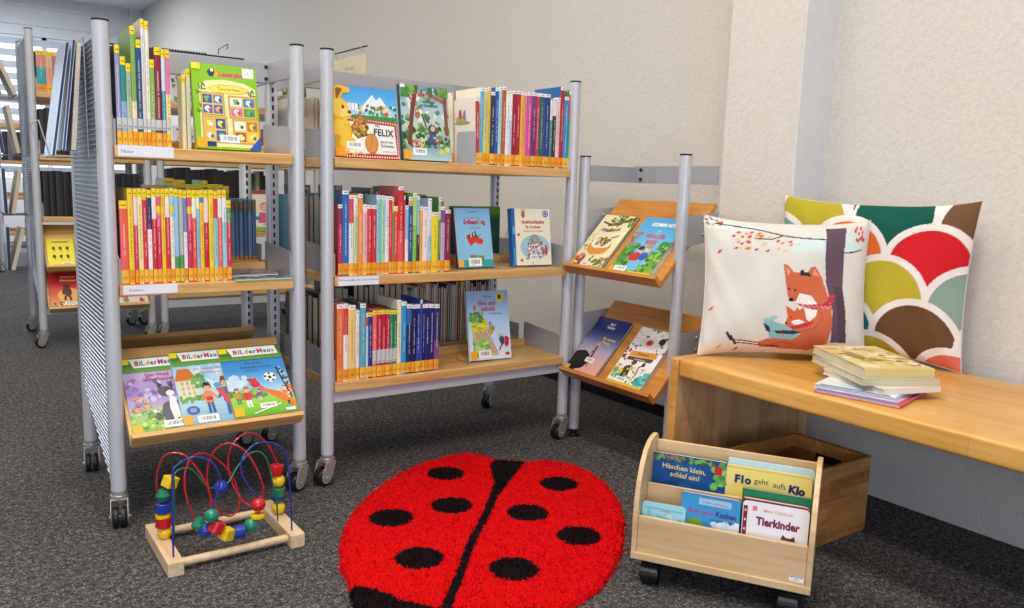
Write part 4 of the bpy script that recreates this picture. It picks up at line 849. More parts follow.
faced(.155, .285, .014, (1.755, 5.585, .702), (-.1, 0, 0), a, 'cream book with girl in pink dress on the far bookcase', spine='d8d0c0')
faced(.19, .33, .014, (1.99, 5.59, .702), (-.1, 0, 0), simple_cover(.19, .33, ['4a4a58', '6a3a3a', '3a5a4a', '8a7a6a', '2a3040', 'c8b8a0'], '4a5058', 12, 120), 'dark collage book right of the girl cover, far bookcase', spine='3a3a44')
a = simple_cover(.19, .26, ['d8d0c0', '8a7a6a', '5a8a9a'], 'b8b4a8', 5)
for x0, c_, l_ in ((1.30, '5a8a4a', 'green'), (1.52, 'b85a4a', 'rust'), (1.74, '5a7a9a', 'slate blue'), (1.96, 'b8a860', 'straw')):
    faced(.17, .2, .01, (x0, 5.62, .301), (-.15, 0, 0), simple_cover(.17, .2, ['d8d0c0', c_, '8a8a80'], c_, int(x0 * 50), 30), f'{l_} coloured book on lowest shelf of the far bookcase', spine=c_)

# ================================================================== bench, crate
Be = empty('bench'); tag(Be, 'long honey coloured wooden bench along the wall', 'bench')
m = MB(); m.box((1.934, -.75, .470), (2.61, 1.775, .532)); m.build('bench_top', M['bench'], Be, .012, 4)
m = MB(); m.box((1.934, 1.776, 0), (2.68, 1.811, .532)); e = m.build('end_panel', M['bench_end'], Be, .010, 4)
m = MB(); m.box((1.9335, 1.7765, .001), (1.946, 1.8105, .522)); m.build('front_edging', M['bench'], e, .005, 3)
m = MB(); m.box((1.95, -.75, 0), (2.6, -.71, .476)); m.build('end_panel', M['bench_end'], Be, .006)
settle(Be, (2.27, .53, 0))
Cr = empty('crate'); tag(Cr, 'open bamboo crate with handle slot on the floor under the bench', 'crate')
x0, x1, y0, y1, h, t = 1.985, 2.40, 1.352, 1.64, .25, .012
for a_, b_ in (((x0, y0, 0), (x1, y0 + t, h)), ((x0, y1 - t, 0), (x1, y1, h)), ((x0, y0 + t, 0), (x0 + t, y1 - t, h))):
    m = MB(); m.box(a_, b_); m.build('side_board', M['bamboo'], Cr, .002)
m = MB(); ym = (y0 + y1) / 2
m.box((x1 - t, y0 + t, 0), (x1, y1 - t, h - .075)); m.box((x1 - t, y0 + t, h - .045), (x1, y1 - t, h)); m.box((x1 - t, y0 + t, h - .075), (x1, ym - .05, h - .045)); m.box((x1 - t, ym + .05, h - .075), (x1, y1 - t, h - .045))
m.build('slotted_side_board', M['bamboo'], Cr)
m = MB(); m.box((x0 + t, y0 + t, .004), (x1 - t, y1 - t, .012)); m.build('crate_bottom', M['bamboo'], Cr)
m = MB(); m.box((x1 - t * .5, ym - .052, h - .077), (x1 - .001, ym + .052, h - .043)); m.build('slot_dark_plug', M['black'], Cr)  # black plug added in the open slot so that it reads dark
settle(Cr, (2.19, 1.496, 0))

# ================================================================== picture book bin
BW = .462
Bi = empty('book_bin', (1.48, 1.487, 0), (0, 0, R_(-58.15))); tag(Bi, 'low pale maple book bin on black castors in front of the bench', 'book bin')
prof = [(.0, .082), (.0, .20), (.006, .245), (.02, .29), (.045, .33), (.08, .36), (.12, .376), (.16, .38), (.20, .378), (.214, .366), (.216, .082)]
for xa in (0, BW - .014):
    m = MB(); m.prism(prof, xa, xa + .014, lambda u, v, w_: (w_, u, v)); m.build('side_panel', M['maple'], Bi, .002)
for nm, a_, b_ in (('front_panel', (.014, .006, .098), (BW - .014, .017, .2)), ('divider', (.014, .10, .098), (BW - .014, .109, .262)), ('back_panel', (.014, .198, .098), (BW - .014, .208, .36)), ('bottom_board', (.0, -.002, .078), (BW, .216, .098))):
    m = MB(); m.box(a_, b_); m.build(nm, M['maple'], Bi, .002)
m = Art(.036, .014); m.rect(0, 0, 1, 1, 'eceef0'); m.rect(.05, .78, .95, .92, 'b83a44'); m.text('KITA', .5, .25, .42, '2f4a8a'); m.xf(Matrix.Translation((.408, .0057, .104))); o = m.build('maker_plate', M['label'], Bi); o['label'] = 'small white plate with blue lettering'
for x, y in ((.05, .035), (.41, .035), (.05, .18), (.41, .18)):
    m = MB(); m.cyl((x, y, .058), (x, y, .079), .014, n=16); m.box((x - .022, y - .018, .056), (x + .022, y + .018, .062)); c = m.build('castor_mount', M['black'], Bi, .001)
    k = MB(); k.tube([(x - .024, y, .029), (x - .020, y, .029), (x + .020, y, .029), (x + .024, y, .029)], [.024, .029, .029, .024], 26); k.build('castor_wheel', M['black'], c)
    k = MB(); k.prism([(.029 * math.cos(q) * 1.12, .029 + .029 * math.sin(q) * 1.12) for q in [i * PI / 12 for i in range(13)]], -.025, .025, lambda u, v, w_, x=x, y=y: (x + w_, y + u, v)); k.build('castor_hood', M['black'], c, .002)
TB = Matrix.Translation((1.48, 1.487, 0)) @ Matrix.Rotation(R_(-58.15), 4, 'Z')
def board_book(x, y, z, w, h, t, art, label, spine, lean=-.08, rc=.012):
    o = empty('board_book', TB @ Vector((x, y, z)), (lean, 0, R_(-58.15)))
    def rr(i): 
        p = []
        for cx, cz, a0 in ((w - i - rc, i + rc, -PI / 2), (w - i - rc, h - i - rc, 0), (i + rc, h - i - rc, PI / 2), (i + rc, i + rc, PI)):
            if cx < rc * 1.2 + i: p.append((i, cz + (rc if a0 == PI / 2 else -rc))); continue
            for q in range(5): p.append((cx + rc * math.cos(a0 + q * PI / 8), cz + rc * math.sin(a0 + q * PI / 8)))
        return p
    c = MB(); c.prism(rr(0), 0, .003, lambda u, v, q: (u, q, v), spine); c.prism(rr(0), t - .003, t, lambda u, v, q: (u, q, v), spine); c.box((0, .003, rc), (.003, t - .003, h - rc), spine); c.build('cover', M['cover'], o)
    p = MB(); p.prism(rr(.001), .003, t - .003, lambda u, v, q: (u, q, v)); p.build('page_block', M['pages'], o)
    art.build('cover_print', M['art'], o)
    return tag(o, label, 'book', 'board books in the bin')
def rbg(a, col, r=.06):
    k = r * a.w / a.h; pts = []
    for cu, cv, a0 in ((1 - r, k, -PI / 2), (1 - r, 1 - k, 0), (r, 1 - k, PI / 2), (r, k, PI)):
        for q in range(5): pts.append((cu + r * math.cos(a0 + q * PI / 8), cv + k * math.sin(a0 + q * PI / 8)))
    a.poly(pts, col); return a
a = rbg(Art(.206, .235), '12508c', .04); a.specks(.04, .1, .96, .9, ['164f90', '0f5f9a', '1a62a8', '0e4480'], 60, .06, .14, 2); a.specks(.03, .93, .97, .985, ['8a5a4a', 'a06a54', '6a4a40', '5a9a4a', '6ab05a'], 46, .02, .045, 3); a.specks(.80, .68, .97, .9, ['5aa84a', '7ac05a', '3f8a44', '8acc6a'], 22, .03, .06, 4); a.rect(.83, .84, .93, .94, 'c8282f'); a.text('Häschen klein,', .42, .825, .085, 'dcc48a', .02, -.03, 1.05); a.text('schlaf ein!', .44, .735, .085, 'dcc48a', .02, -.03, 1.05); a.specks(.3, .38, .7, .46, ['b8845a', '8a5a3a'], 20, .04, .08, 5)
board_book(.016, .135, .1008, .206, .235, .018, a, 'dark blue board book with sandy handwritten title in the bin', '123a6a')
a = rbg(Art(.226, .236), 'b4d4e4', .05)
board_book(.219, .156, .1008, .226, .244, .014, a, 'pale blue board book behind the yellow one in the bin', 'b4d4e4')
a = rbg(Art(.222, .226), 'f0dc7a', .05)
a.colour_text('Flo', .1, .31, .83, .13, ['1c2a6a'], .06); a.text('geht', .42, .85, .095, '2a3058', .01); a.text('aufs', .63, .835, .095, '2a3058', .01, -.05); a.text('Klo', .83, .80, .13, '1c2a6a', .06, -.08)
a.ell(.45, .64, .1, .08, 'f0eee8'); a.ell(.45, .63, .12, .04, 'c8d4dc'); a.ell(.70, .63, .11, .085, '9a6a3a'); a.ell(.70, .61, .07, .05, 'd8a878'); a.rect(.57, .62, .585, .70, '2a3058')
board_book(.219, .134, .1008, .222, .232, .018, a, 'yellow board book with navy lettering in the bin', 'e0cc60')
a = rbg(Art(.155, .165), '3f98d0', .06); a.grad(.03, .0, .97, .6, ['7ac0e0', '4aa4d8', '3a90cc']); a.rect(.3, .86, .85, .97, '9acbe8'); a.text('Lieder und Reime', .58, .89, .055, 'c8485a', .01, -.03); a.text('Backe, backe', .34, .71, .10, 'b82f6a', .02, -.03, .78); a.text('Kuchen', .77, .70, .125, '4a2a8a', .04, -.03, .86); a.ell(.25, .53, .14, .1, '7aa838'); a.specks(.55, .5, .98, .6, ['eef4f8', 'dcecf4'], 20, .05, .1, 3); a.text('mit vielen Bildern', .72, .62, .055, '1f3a5a', .01)
board_book(.118, .045, .1008, .155, .168, .016, a, 'sky blue board book with violet lettering in the bin', '2f80b8')
a = rbg(Art(.118, .13), 'a0d8e4', .08); a.rect(.05, .86, .95, .9, '7ac0d4'); a.text('Lieder', .55, .83, .08, 'c86a8a', .02); a.specks(.1, .5, .9, .8, ['7ac8d8', 'c0e8ee'], 20, .05, .1, 4)
board_book(.016, .03, .1008, .118, .128, .014, a, 'small pale turquoise board book low at left end of the bin', '88c8d8')
a = rbg(Art(.174, .196), '1f7a54', .06)
board_book(.272, .068, .1008, .174, .198, .014, a, 'dark green board book behind the white one in the bin', '1f6a4c')
a = rbg(Art(.165, .178), 'f0eef0', .07); a.rect(0.012, .06, .075, .92, '8a1f3a')
for q in range(6): a.ell(.043, .15 + q * .14, .016, .02, 'f0d8e0', 8)
a.rect(.15, .86, .22, .93, 'e87a94'); a.text('Mein Fühlbuch', .54, .86, .07, 'e8a05a', .01); a.text('Tierkinder', .54, .66, .165, '7a1f48', .045, -.01, .85); a.poly([(.6, .5), (.63, .58), (.68, .54), (.75, .54), (.80, .58), (.82, .5)], '6a2a3a')
board_book(.279, .040, .1008, .165, .182, .02, a, 'white board book with maroon lettering in the bin', '7a1f3a')
# ================================================================== cushions
def inpoly(p, pts):
    x, y = p; c = False; j = len(pts) - 1
    for i in range(len(pts)):
        if (pts[i][1] > y) != (pts[j][1] > y) and x < (pts[j][0] - pts[i][0]) * (y - pts[i][1]) / (pts[j][1] - pts[i][1]) + pts[i][0]: c = not c
        j = i
    return c
class Painter:
    """decides the printed colour at a point of a cloth; shapes given in the drawing's own units"""
    def __init__(s, bg): s.bg = H(bg); s.sh = []
    def poly(s, pts, col): s.sh.append((min(p[0] for p in pts), min(p[1] for p in pts), max(p[0] for p in pts), max(p[1] for p in pts), lambda x, y, P=pts: inpoly((x, y), P), H(col)))
    def ell(s, cx, cy, rx, ry, col): s.sh.append((cx - rx, cy - ry, cx + rx, cy + ry, lambda x, y: ((x - cx) / rx) ** 2 + ((y - cy) / ry) ** 2 <= 1, H(col)))
    def line(s, pts, w, col):
        for (a, b), (c, d) in zip(pts, pts[1:]):
            L2 = (c - a) ** 2 + (d - b) ** 2
            def f(x, y, a=a, b=b, c=c, d=d, L2=L2):
                t = max(0, min(1, ((x - a) * (c - a) + (y - b) * (d - b)) / L2)); return (x - a - t * (c - a)) ** 2 + (y - b - t * (d - b)) ** 2 < w * w / 4
            s.sh.append((min(a, c) - w, min(b, d) - w, max(a, c) + w, max(b, d) + w, f, H(col)))
    def test(s, fn, box, col): s.sh.append((*box, fn, H(col)))
    def at(s, x, y):
        for a, b, c, d, f, col in reversed(s.sh):
            if a <= x <= c and b <= y <= d and f(x, y): return col
        return s.bg
def cushion(name, W, Hh, T, paint, to_draw, back, loc, yaw, lean, label, n=200, wob=0, roll=0):
    o = empty(name, loc, (0, 0, 0))
    o.matrix_world = Matrix.Translation(loc) @ Matrix.Rotation(yaw, 4, 'Z') @ Matrix.Rotation(-lean, 4, 'X') @ Matrix.Rotation(roll, 4, 'Y')
    def surf(s, t, side):
        a, b = 2 * s - 1, 2 * t - 1
        x = a * W / 2 * (1 - .055 * (1 - b * b)); z = Hh / 2 + b * Hh / 2 * (1 - .10 * (1 - abs(a) ** 3))
        e = max(0, (1 - a ** 4) * (1 - b ** 4)) ** .62
        wr = .006 * math.sin(a * 9 + wob) * math.sin(b * 5 + a * 3) * e + .0035 * math.sin(a * 23 + b * 11 + wob) * (1 - e) * e * 2
        return (x, side * (T / 2 * e + wr) , z)
    nb = n
    me = bpy.data.meshes.new('cushion_cover'); vs = []; fs = []; cols = []
    for side in (-1, 1):
        k = nb if side < 0 else 40; off = len(vs)
        for j in range(k + 1):
            for i in range(k + 1):
                vs.append(surf(i / k, j / k, side)); cols.append(paint.at(*to_draw(i / k, j / k)) if side < 0 else H(back))
        for j in range(k):
            for i in range(k):
                q = [off + j * (k + 1) + i, off + j * (k + 1) + i + 1, off + (j + 1) * (k + 1) + i + 1, off + (j + 1) * (k + 1) + i]
                fs.append(q if side < 0 else q[::-1])
    me.from_pydata(vs, [], fs); me.materials.append(M['cushion'])
    at = me.color_attributes.new('Col', 'FLOAT_COLOR', 'POINT'); at.data.foreach_set('color', [v for c in cols for v in c])
    me.polygons.foreach_set('use_smooth', [True] * len(fs))
    c = bpy.data.objects.new('cushion_cover', me); COL.objects.link(c); c.parent = o
    s = MB(); pts = []
    for q in range(81):
        u = q / 20; k = int(u) % 4; f = u - int(u)
        st = [(f, 0), (1, f), (1 - f, 1), (0, 1 - f)][k]; pts.append(surf(*st, -1))
    s.tube(pts, .0022, 6, back); s.build('seam', M['cushion'], o)
    return tag(o, label, 'cushion')
P = Painter('dedbd2')
P.poly([(360, 150), (600, 145), (600, 205), (360, 205)], 'd4e6e2'); P.poly([(40, 110), (260, 112), (250, 130), (60, 140)], 'dde8e0'); P.poly([(470, 515), (250, 540), (60, 560), (60, 590), (600, 590), (600, 530)], 'efdcc0')
rl = random.Random(4)
for q in range(46):
    x, y = rl.uniform(155, 355), rl.uniform(138, 208); P.poly([(x - 8, y + 4), (x, y - 5), (x + 9, y - 4), (x + 2, y + 5)], rl.choice(['d4443a', 'd4443a', 'e6c86a', 'e08a6a']))
for q in range(22): x, y = rl.uniform(50, 125), rl.uniform(95, 135); P.ell(x, y, 6, 4, rl.choice(['c8483a', '8a9a6a', '5a7a5a', 'e0a05a']))
for q in range(12): x, y = rl.uniform(575, 625), rl.uniform(110, 165); P.ell(x, y, 4, 8, rl.choice(['c8483a', 'd86a5a']))
for x, y, c in ((110, 220, 'd4443a'), (90, 282, 'e8d890'), (88, 425, 'd86a5a'), (85, 345, 'ece0b8'), (40, 535, 'd4443a'), (190, 575, 'd4443a'), (130, 565, 'e0a05a'), (380, 175, 'e8d890')): P.poly([(x - 10, y + 8), (x, y - 6), (x + 10, y - 8), (x + 2, y + 6)], c)
P.line([(100, 118), (200, 120), (260, 128), (330, 145), (400, 152), (475, 156)], 5, '4a3e48'); P.line([(330, 145), (290, 160), (230, 162)], 4, '4a3e48'); P.line([(538, 205), (570, 204), (600, 196)], 5, '5a4854')
P.poly([(474, 112), (542, 112), (538, 200), (536, 330), (550, 420), (556, 530), (500, 535), (505, 420), (480, 320), (470, 220)], '64505c')
P.poly([(505, 330), (536, 330), (550, 420), (556, 530), (530, 530), (520, 420)], '57444f')
ORG = 'd06c44'
P.poly([(345, 325), (475, 325), (500, 400), (505, 470), (490, 540), (430, 572), (270, 568), (255, 552), (290, 535), (350, 530), (360, 470), (388, 395)], ORG)
P.poly([(328, 252), (345, 258), (365, 284), (412, 284), (424, 262), (440, 258), (466, 300), (478, 350), (452, 372), (400, 395), (362, 392), (348, 372), (340, 330)], ORG); P.poly([(334, 262), (352, 280), (346, 300)], 'e8a080'); P.poly([(436, 266), (456, 296), (432, 290)], 'e8a080')
P.poly([(388, 360), (430, 368), (452, 400), (448, 440), (425, 465), (398, 440), (376, 395)], 'f2eee6'); P.ell(361, 386, 9, 7, '2a2024'); P.ell(372, 350, 4, 5, '2a2024'); P.ell(352, 345, 3, 5, '2a2024')
P.poly([(388, 275), (398, 272), (400, 282), (418, 282), (428, 296), (386, 294)], '26343c')
P.poly([(372, 398), (420, 402), (470, 396), (492, 378), (498, 400), (478, 412), (440, 420), (410, 414)], 'c8383f'); P.poly([(486, 372), (500, 358), (514, 362), (504, 376), (514, 384), (496, 390)], 'c8383f')
for q in range(22): P.ell(385 + q * 5.2, 404 + (q % 3) * 4, 1.8, 1.8, 'ecd8d4')
P.poly([(344, 408), (360, 418), (372, 428), (392, 424), (404, 410), (412, 440), (418, 470), (388, 490), (356, 496), (342, 480), (352, 450)], 'd5623a'); P.ell(388, 470, 22, 10, 'f2eee6'); P.ell(348, 474, 5, 4, '2a2024'); P.ell(364, 452, 3, 3, '2a2024'); P.poly([(350, 492), (420, 466), (444, 462), (420, 482), (370, 498)], 'c8383f')
P.poly([(266, 462), (310, 446), (318, 456), (300, 468), (340, 480), (400, 512), (372, 536), (296, 532), (284, 496)], '86bcbc'); P.poly([(266, 462), (310, 446), (318, 456), (280, 474)], '9acaca')
P.poly([(268, 476), (290, 488), (298, 512), (282, 506)], '2f3a48'); P.poly([(308, 504), (372, 500), (402, 506), (370, 516), (316, 514)], '2f3a48')
P.poly([(180, 542), (260, 552), (262, 558), (182, 550)], 'efe9da'); P.line([(182, 542), (264, 552)], 4, '4a3440'); P.line([(186, 552), (262, 560), (330, 562)], 4, '4a3440'); P.line([(150, 515), (166, 540)], 9, '3a2c38'); P.line([(164, 528), (184, 556)], 8, '3a2c38'); P.line([(300, 560), (340, 545), (380, 552)], 3, 'b84a2a')
P.line([(330, 500), (345, 530), (360, 560)], 2, 'b84a2a'); P.line([(455, 400), (470, 450), (440, 490), (400, 505)], 3, 'bf5330')
cushion('cushion', .535, .468, .13, P, lambda s, t: (66 + s * 562, 585 - t * 490), 'e6e0d2', (2.228, 1.600, .535), R_(-42), R_(10), 'cream cushion printed with two foxes reading under a tree', 220, 1.)
Q = Painter('ece4de')
def scale(cx, cy, r, col):
    Q.ell(cx, cy, r + 22, r + 22, 'eee6e0'); Q.ell(cx, cy, r, r, col)
OL = 'b8aa2c'
for cx, cy, r, c in ((100, 120, 112, OL), (365, 90, 118, '0d5a4a'), (620, 120, 112, '735437'), (-20, 240, 112, '7ab0a8'), (228, 226, 112, 'e4702a'), (484, 256, 122, 'd21f26'), (740, 250, 118, OL), (100, 350, 112, '86a894'), (352, 358, 122, 'bdb032'), (612, 384, 122, '8aa596'), (-30, 470, 112, 'c83a30'), (206, 476, 112, '1f6a88'), (452, 494, 122, '6b4a2d'), (700, 500, 118, '2f6a88'), (70, 590, 112, '8a5a38'), (312, 604, 112, 'b8aa2c'), (566, 622, 118, 'e0705a')): scale(cx, cy, r, c)
Q.poly([(228, 20), (245, 20), (240, 75), (236, 75)], '7a5434')
cushion('cushion', .625, .54, .105, Q, lambda s, t: (-8 - 25 * (1 - t) + s * 612, 548 - t * 493), 'cfc6bc', (2.512, 1.497, .533), R_(-76), R_(3), 'large cushion with colourful overlapping scallops leaning against wall', 240, 3.)

# ================================================================== books stacked on the bench
def stack(cx, cy, z, w, l, t, yaw, cov, spine, label, art=None):
    y = R_(yaw); x0_ = cx - math.cos(y) * w / 2 + math.sin(y) * l / 2; y0_ = cy - math.sin(y) * w / 2 - math.cos(y) * l / 2
    return flat(x0_, y0_, z, w, l, t, y, cov, spine, label, 'books stacked on the bench', art, spine)
z = .5325
a = Art(.235, .225); a.rect(0, 0, 1, 1, 'c8c0e0'); a.rect(.0, .0, .1, 1, '7a58a8'); a.rect(0, .0, 1, .06, 'c83a48')
stack(2.085, 1.195, z, .235, .225, .009, 12, 'b0a4cc', 'c0303c', 'thin lilac and red book at the bottom of the bench stack', a); z += .0095
a = Art(.2, .21); a.grad(0, 0, 1, 1, ['e8ecf2', 'c8d8e8', 'e4e6ea']); a.rect(.0, .06, .06, .94, '2a6aa8'); a.rect(.3, .03, .8, .09, '1f4a9a'); a.rect(.1, .12, .9, .15, '8a8f98')
stack(2.085, 1.215, z, .2, .21, .011, 15, 'd8dee6', 'e4e4e4', 'white notebook with blue edge, second lowest in the bench stack', a); z += .0115
stack(2.14, 1.205, z, .19, .245, .016, -18, 'dcd6cc', 'e2dccf', 'white paperback in the middle of the bench stack'); z += .0165
a = Art(.2, .3); a.grad(0, 0, 1, 1, ['a8b8a0', 'c8c4a8', '5a8ab0'])
stack(2.165, 1.245, z, .22, .30, .019, -30, 'b8b49a', 'c8bc98', 'pale green edged book second from top of the bench stack', a); z += .0195
a = Art(.2, .315); a.rect(0, 0, 1, 1, 'dcc88a'); a.specks(.05, .1, .95, .9, ['c8a850', 'a89038', 'e8d8a8', 'd8bc70', 'e8e0c8', 'b89a48'], 70, .05, .12, 3); a.blob(.28, .5, .1, .24, '8a7a20', 4); a.blob(.45, .35, .1, .1, '9a8a2a', 6); a.rect(.1, .58, .3, .62, 'a85a2a'); a.blob(.75, .3, .05, .04, '7a4a2a', 8); a.blob(.7, .55, .04, .05, '7a4a2a', 9)
stack(2.185, 1.265, z, .2, .315, .024, -31, 'dcc88a', 'd8bf7c', 'thick cream book with yellow painted cover topping the bench stack', a)

# ================================================================== bead maze
Bm = empty('bead_maze'); tag(Bm, 'wooden bead maze toy with red, blue and green wires on the carpet', 'toy')
for xa in (.438, .776):
    m = MB(); m.box((xa, 2.165, 0), (xa + .042, 2.462, .042)); m.build('base_block', M['pine'], Bm, .003)
for y in (2.20, 2.425):
    m = MB(); m.cyl((.48, y, .022), (.776, y, .022), .0115, n=18); m.build('dowel', M['pine'], Bm)
def smooth(pts, n=6):
    P_ = [Vector(p) for p in pts]; out = []
    for i in range(len(P_) - 1):
        p0, p1, p2, p3 = P_[max(i - 1, 0)], P_[i], P_[i + 1], P_[min(i + 2, len(P_) - 1)]
        for k in range(n):
            t = k / n
            out.append(.5 * (2 * p1 + (p2 - p0) * t + (2 * p0 - 5 * p1 + 4 * p2 - p3) * t * t + (3 * p1 - p0 - 3 * p2 + p3) * t ** 3))
    return out + [P_[-1]]
BLUE = [(.46,2.2,.035),(.461,2.2,.115),(.464,2.2,.272),(.478,2.2,.301),(.507,2.2,.313),(.536,2.2,.312),(.569,2.2,.289),(.587,2.2,.249),(.586,2.2,.225),(.578,2.2,.194),(.566,2.2,.164),(.562,2.2,.132),(.572,2.2,.103),(.601,2.2,.076),(.637,2.2,.073),(.673,2.2,.086),(.692,2.2,.109),(.693,2.2,.143),(.69,2.2,.167),(.667,2.2,.201),(.646,2.2,.254),(.653,2.2,.294),(.681,2.2,.321),(.717,2.2,.325),(.753,2.2,.309),(.777,2.2,.277),(.784,2.2,.212),(.789,2.2,.125),(.791,2.2,.035)]
RED = [(.468,2.336,.035),(.463,2.336,.12),(.451,2.336,.181),(.451,2.33,.241),(.468,2.324,.287),(.493,2.312,.298),(.522,2.299,.288),(.547,2.281,.251),(.568,2.262,.204),(.579,2.25,.16),(.604,2.243,.119),(.633,2.25,.105),(.659,2.274,.117),(.666,2.293,.144),(.651,2.305,.203),(.614,2.312,.255),(.573,2.305,.284),(.538,2.287,.288),(.513,2.262,.263),(.504,2.243,.218),(.511,2.231,.169),(.528,2.231,.124),(.557,2.243,.088),(.581,2.274,.109),(.585,2.299,.158),(.581,2.312,.214),(.594,2.312,.271),(.621,2.305,.3),(.649,2.293,.305),(.683,2.274,.279),(.705,2.256,.234),(.721,2.243,.18),(.716,2.243,.138),(.685,2.262,.121),(.659,2.281,.154),(.645,2.299,.197),(.642,2.312,.245),(.656,2.318,.292),(.691,2.324,.317),(.73,2.33,.31),(.765,2.336,.273),(.786,2.336,.23),(.796,2.336,.197),(.798,2.336,.12),(.797,2.336,.035)]
GREEN = [(.478,2.29,.035),(.484,2.29,.1),(.486,2.29,.19),(.49,2.29,.246),(.523,2.29,.255),(.549,2.29,.231),(.575,2.29,.19),(.594,2.29,.182),(.614,2.29,.181),(.638,2.29,.195),(.663,2.29,.235),(.696,2.29,.266),(.729,2.29,.267),(.752,2.29,.232),(.764,2.29,.171),(.777,2.29,.101),(.78,2.29,.035)]
for pts, c in ((BLUE, '26349a'), (RED, 'b01a28'), (GREEN, '156a48')):
    m = MB(); m.tube(smooth(pts), .0027, 8, c); m.build('wire', M['toy'], Bm)
BC = {'y': 'f0c818', 'g': '1f8060', 'b': '1f3a9c', 'r': 'c81a22'}
for i, (k, x, y, z) in enumerate([('yc', .485, 2.33, .209), ('gh', .466, 2.336, .171), ('bc', .465, 2.336, .134), ('yd', .464, 2.336, .110), ('rc', .465, 2.336, .092), ('yb', .467, 2.336, .060), ('gh', .535, 2.231, .108), ('bb', .551, 2.222, .090), ('gb', .563, 2.2, .138), ('rc', .576, 2.2, .103), ('yc', .603, 2.2, .076), ('bc', .638, 2.2, .073), ('gb', .672, 2.2, .086), ('yd', .691, 2.2, .110), ('rb', .693, 2.2, .143), ('bb', .614, 2.29, .181), ('rc', .794, 2.336, .186), ('yb', .798, 2.336, .150), ('gc', .798, 2.336, .115), ('bd', .798, 2.336, .095), ('yb', .798, 2.336, .063)]):
    m = MB(); c = BC[k[0]]; s = k[1]; Rm = Matrix.Translation((x, y, z))
    nm = 'round_bead'
    if s == 'b': m.ball((0, 0, 0), .0205, 18, 12, c)
    elif s == 'd': m.tube([(0, 0, -.006), (0, 0, -.004), (0, 0, .004), (0, 0, .006)], [.014, .02, .02, .014], 20, c); nm = 'disc_bead'
    elif s == 'h': m.tube([(0, 0, -.017), (0, 0, 0), (0, 0, .017)], [.012, .021, .012], 8, c); nm = 'faceted_bead'
    elif c == BC['y']: m.box((-.016, -.016, -.016), (.016, .016, .016), c); nm = 'cube_bead'; Rm = Rm @ Matrix.Rotation(.35, 4, 'Y') @ Matrix.Rotation(.5, 4, 'Z')
    elif c == BC['r']: m.tube([(0, 0, -.016), (0, 0, .016)], .021, 6 if x > .7 else 20, c); nm = 'drum_bead'; Rm = Rm @ Matrix.Rotation(.5 if .5 < x < .6 else .1, 4, 'Y')
    else: m.tube([(0, 0, -.014), (0, 0, .014)], .02, 20, c); nm = 'drum_bead'; Rm = Rm @ Matrix.Rotation(1.5 if .6 < x < .7 else .05, 4, 'Y')
    if s == 'h': m.sm = [False] * len(m.sm)
    o = m.xf(Rm).build(nm, M['toy'], Bm, .002 if s == 'c' else 0); o['label'] = {'y': 'yellow', 'g': 'green', 'b': 'blue', 'r': 'red'}[k[0]] + ' ' + nm.replace('_', ' ')
settle(Bm, (.625, 2.31, 0))

# ================================================================== ladybird rug
OUT = [(1.709,2.487),(1.693,2.551),(1.65,2.598),(1.552,2.603),(1.447,2.589),(1.328,2.54),(1.22,2.475),(1.124,2.396),(1.029,2.298),(.95,2.192),(.888,2.078),(.844,1.968),(.826,1.874),(.812,1.835),(.79,1.76),(.79,1.68),(.81,1.60),(.85,1.53),(.91,1.475),(.98,1.44),(1.06,1.432),(1.13,1.445),(1.197,1.462),(1.242,1.464),(1.314,1.475),(1.394,1.504),(1.501,1.566),(1.603,1.644),(1.751,1.795),(1.846,1.921),(1.919,2.066),(1.945,2.201),(1.928,2.311),(1.871,2.377),(1.795,2.396),(1.77,2.43)]
RP = Painter('d80a0c')
SP = [(1.454,2.429),(1.75,2.136),(1.32,2.164),(1.105,2.176),(1.501,1.987),(1.531,1.763),(1.048,1.887),(1.239,1.694)]
for cx, cy in SP: RP.ell(cx, cy, .069, .069, '161011')
RP.poly([(1.695,2.466),(1.79,2.39),(1.6,2.235),(1.493,2.146),(1.388,2.035),(1.229,1.878),(1.101,1.732),(1.0,1.62),(.96,1.58),(.94,1.60),(.978,1.638),(1.079,1.746),(1.205,1.892),(1.359,2.045),(1.466,2.162),(1.56,2.27),(1.64,2.42)], '161011')
RP.poly([(.826,1.838),(.87,1.79),(.90,1.70),(.96,1.62),(1.05,1.55),(1.15,1.505),(1.2,1.46),(1.2,1.40),(.9,1.40),(.74,1.6),(.74,1.8)], '161011')
rr_ = random.Random(2); st = .0052; vid = {}; vs = []; cs_ = []; fs = []
cells = set()
nx, ny = int(1.3 / st), int(1.3 / st)
def jit(x, y, s_): return s_ * (math.sin(x * 310 + y * 170) + math.sin(x * 530 - y * 410 + 2) + math.sin(x * 97 + y * 733)) / 3
for i in range(nx):
    for j in range(ny):
        x, y = .72 + i * st, 1.38 + j * st
        if .76 < x < 1.97 and inpoly((x + jit(x, y, .008), y + jit(y, x, .008)), OUT): cells.add((i, j))
def vert(i, j):
    if (i, j) not in vid:
        x, y = .72 + (i - .5) * st, 1.38 + (j - .5) * st
        edge = not all((i - a, j - b) in cells for a in (0, 1) for b in (0, 1))
        near = all((i + a, j + b) in cells for a in (-3, 2) for b in (-3, 2))
        hz = .003 if edge else (.016 if not near else .021) + rr_.uniform(-.004, .004)
        vid[(i, j)] = len(vs); vs.append((x + rr_.uniform(-.002, .002), y + rr_.uniform(-.002, .002), hz))
        c = RP.at(x + jit(x, y, .004), y + jit(y, x, .004)); k = rr_.uniform(.86, 1.08); cs_.append(tuple(min(1, v * k) for v in c[:3]) + (1.,))
    return vid[(i, j)]
for (i, j) in cells: fs.append((vert(i, j), vert(i + 1, j), vert(i + 1, j + 1), vert(i, j + 1)))
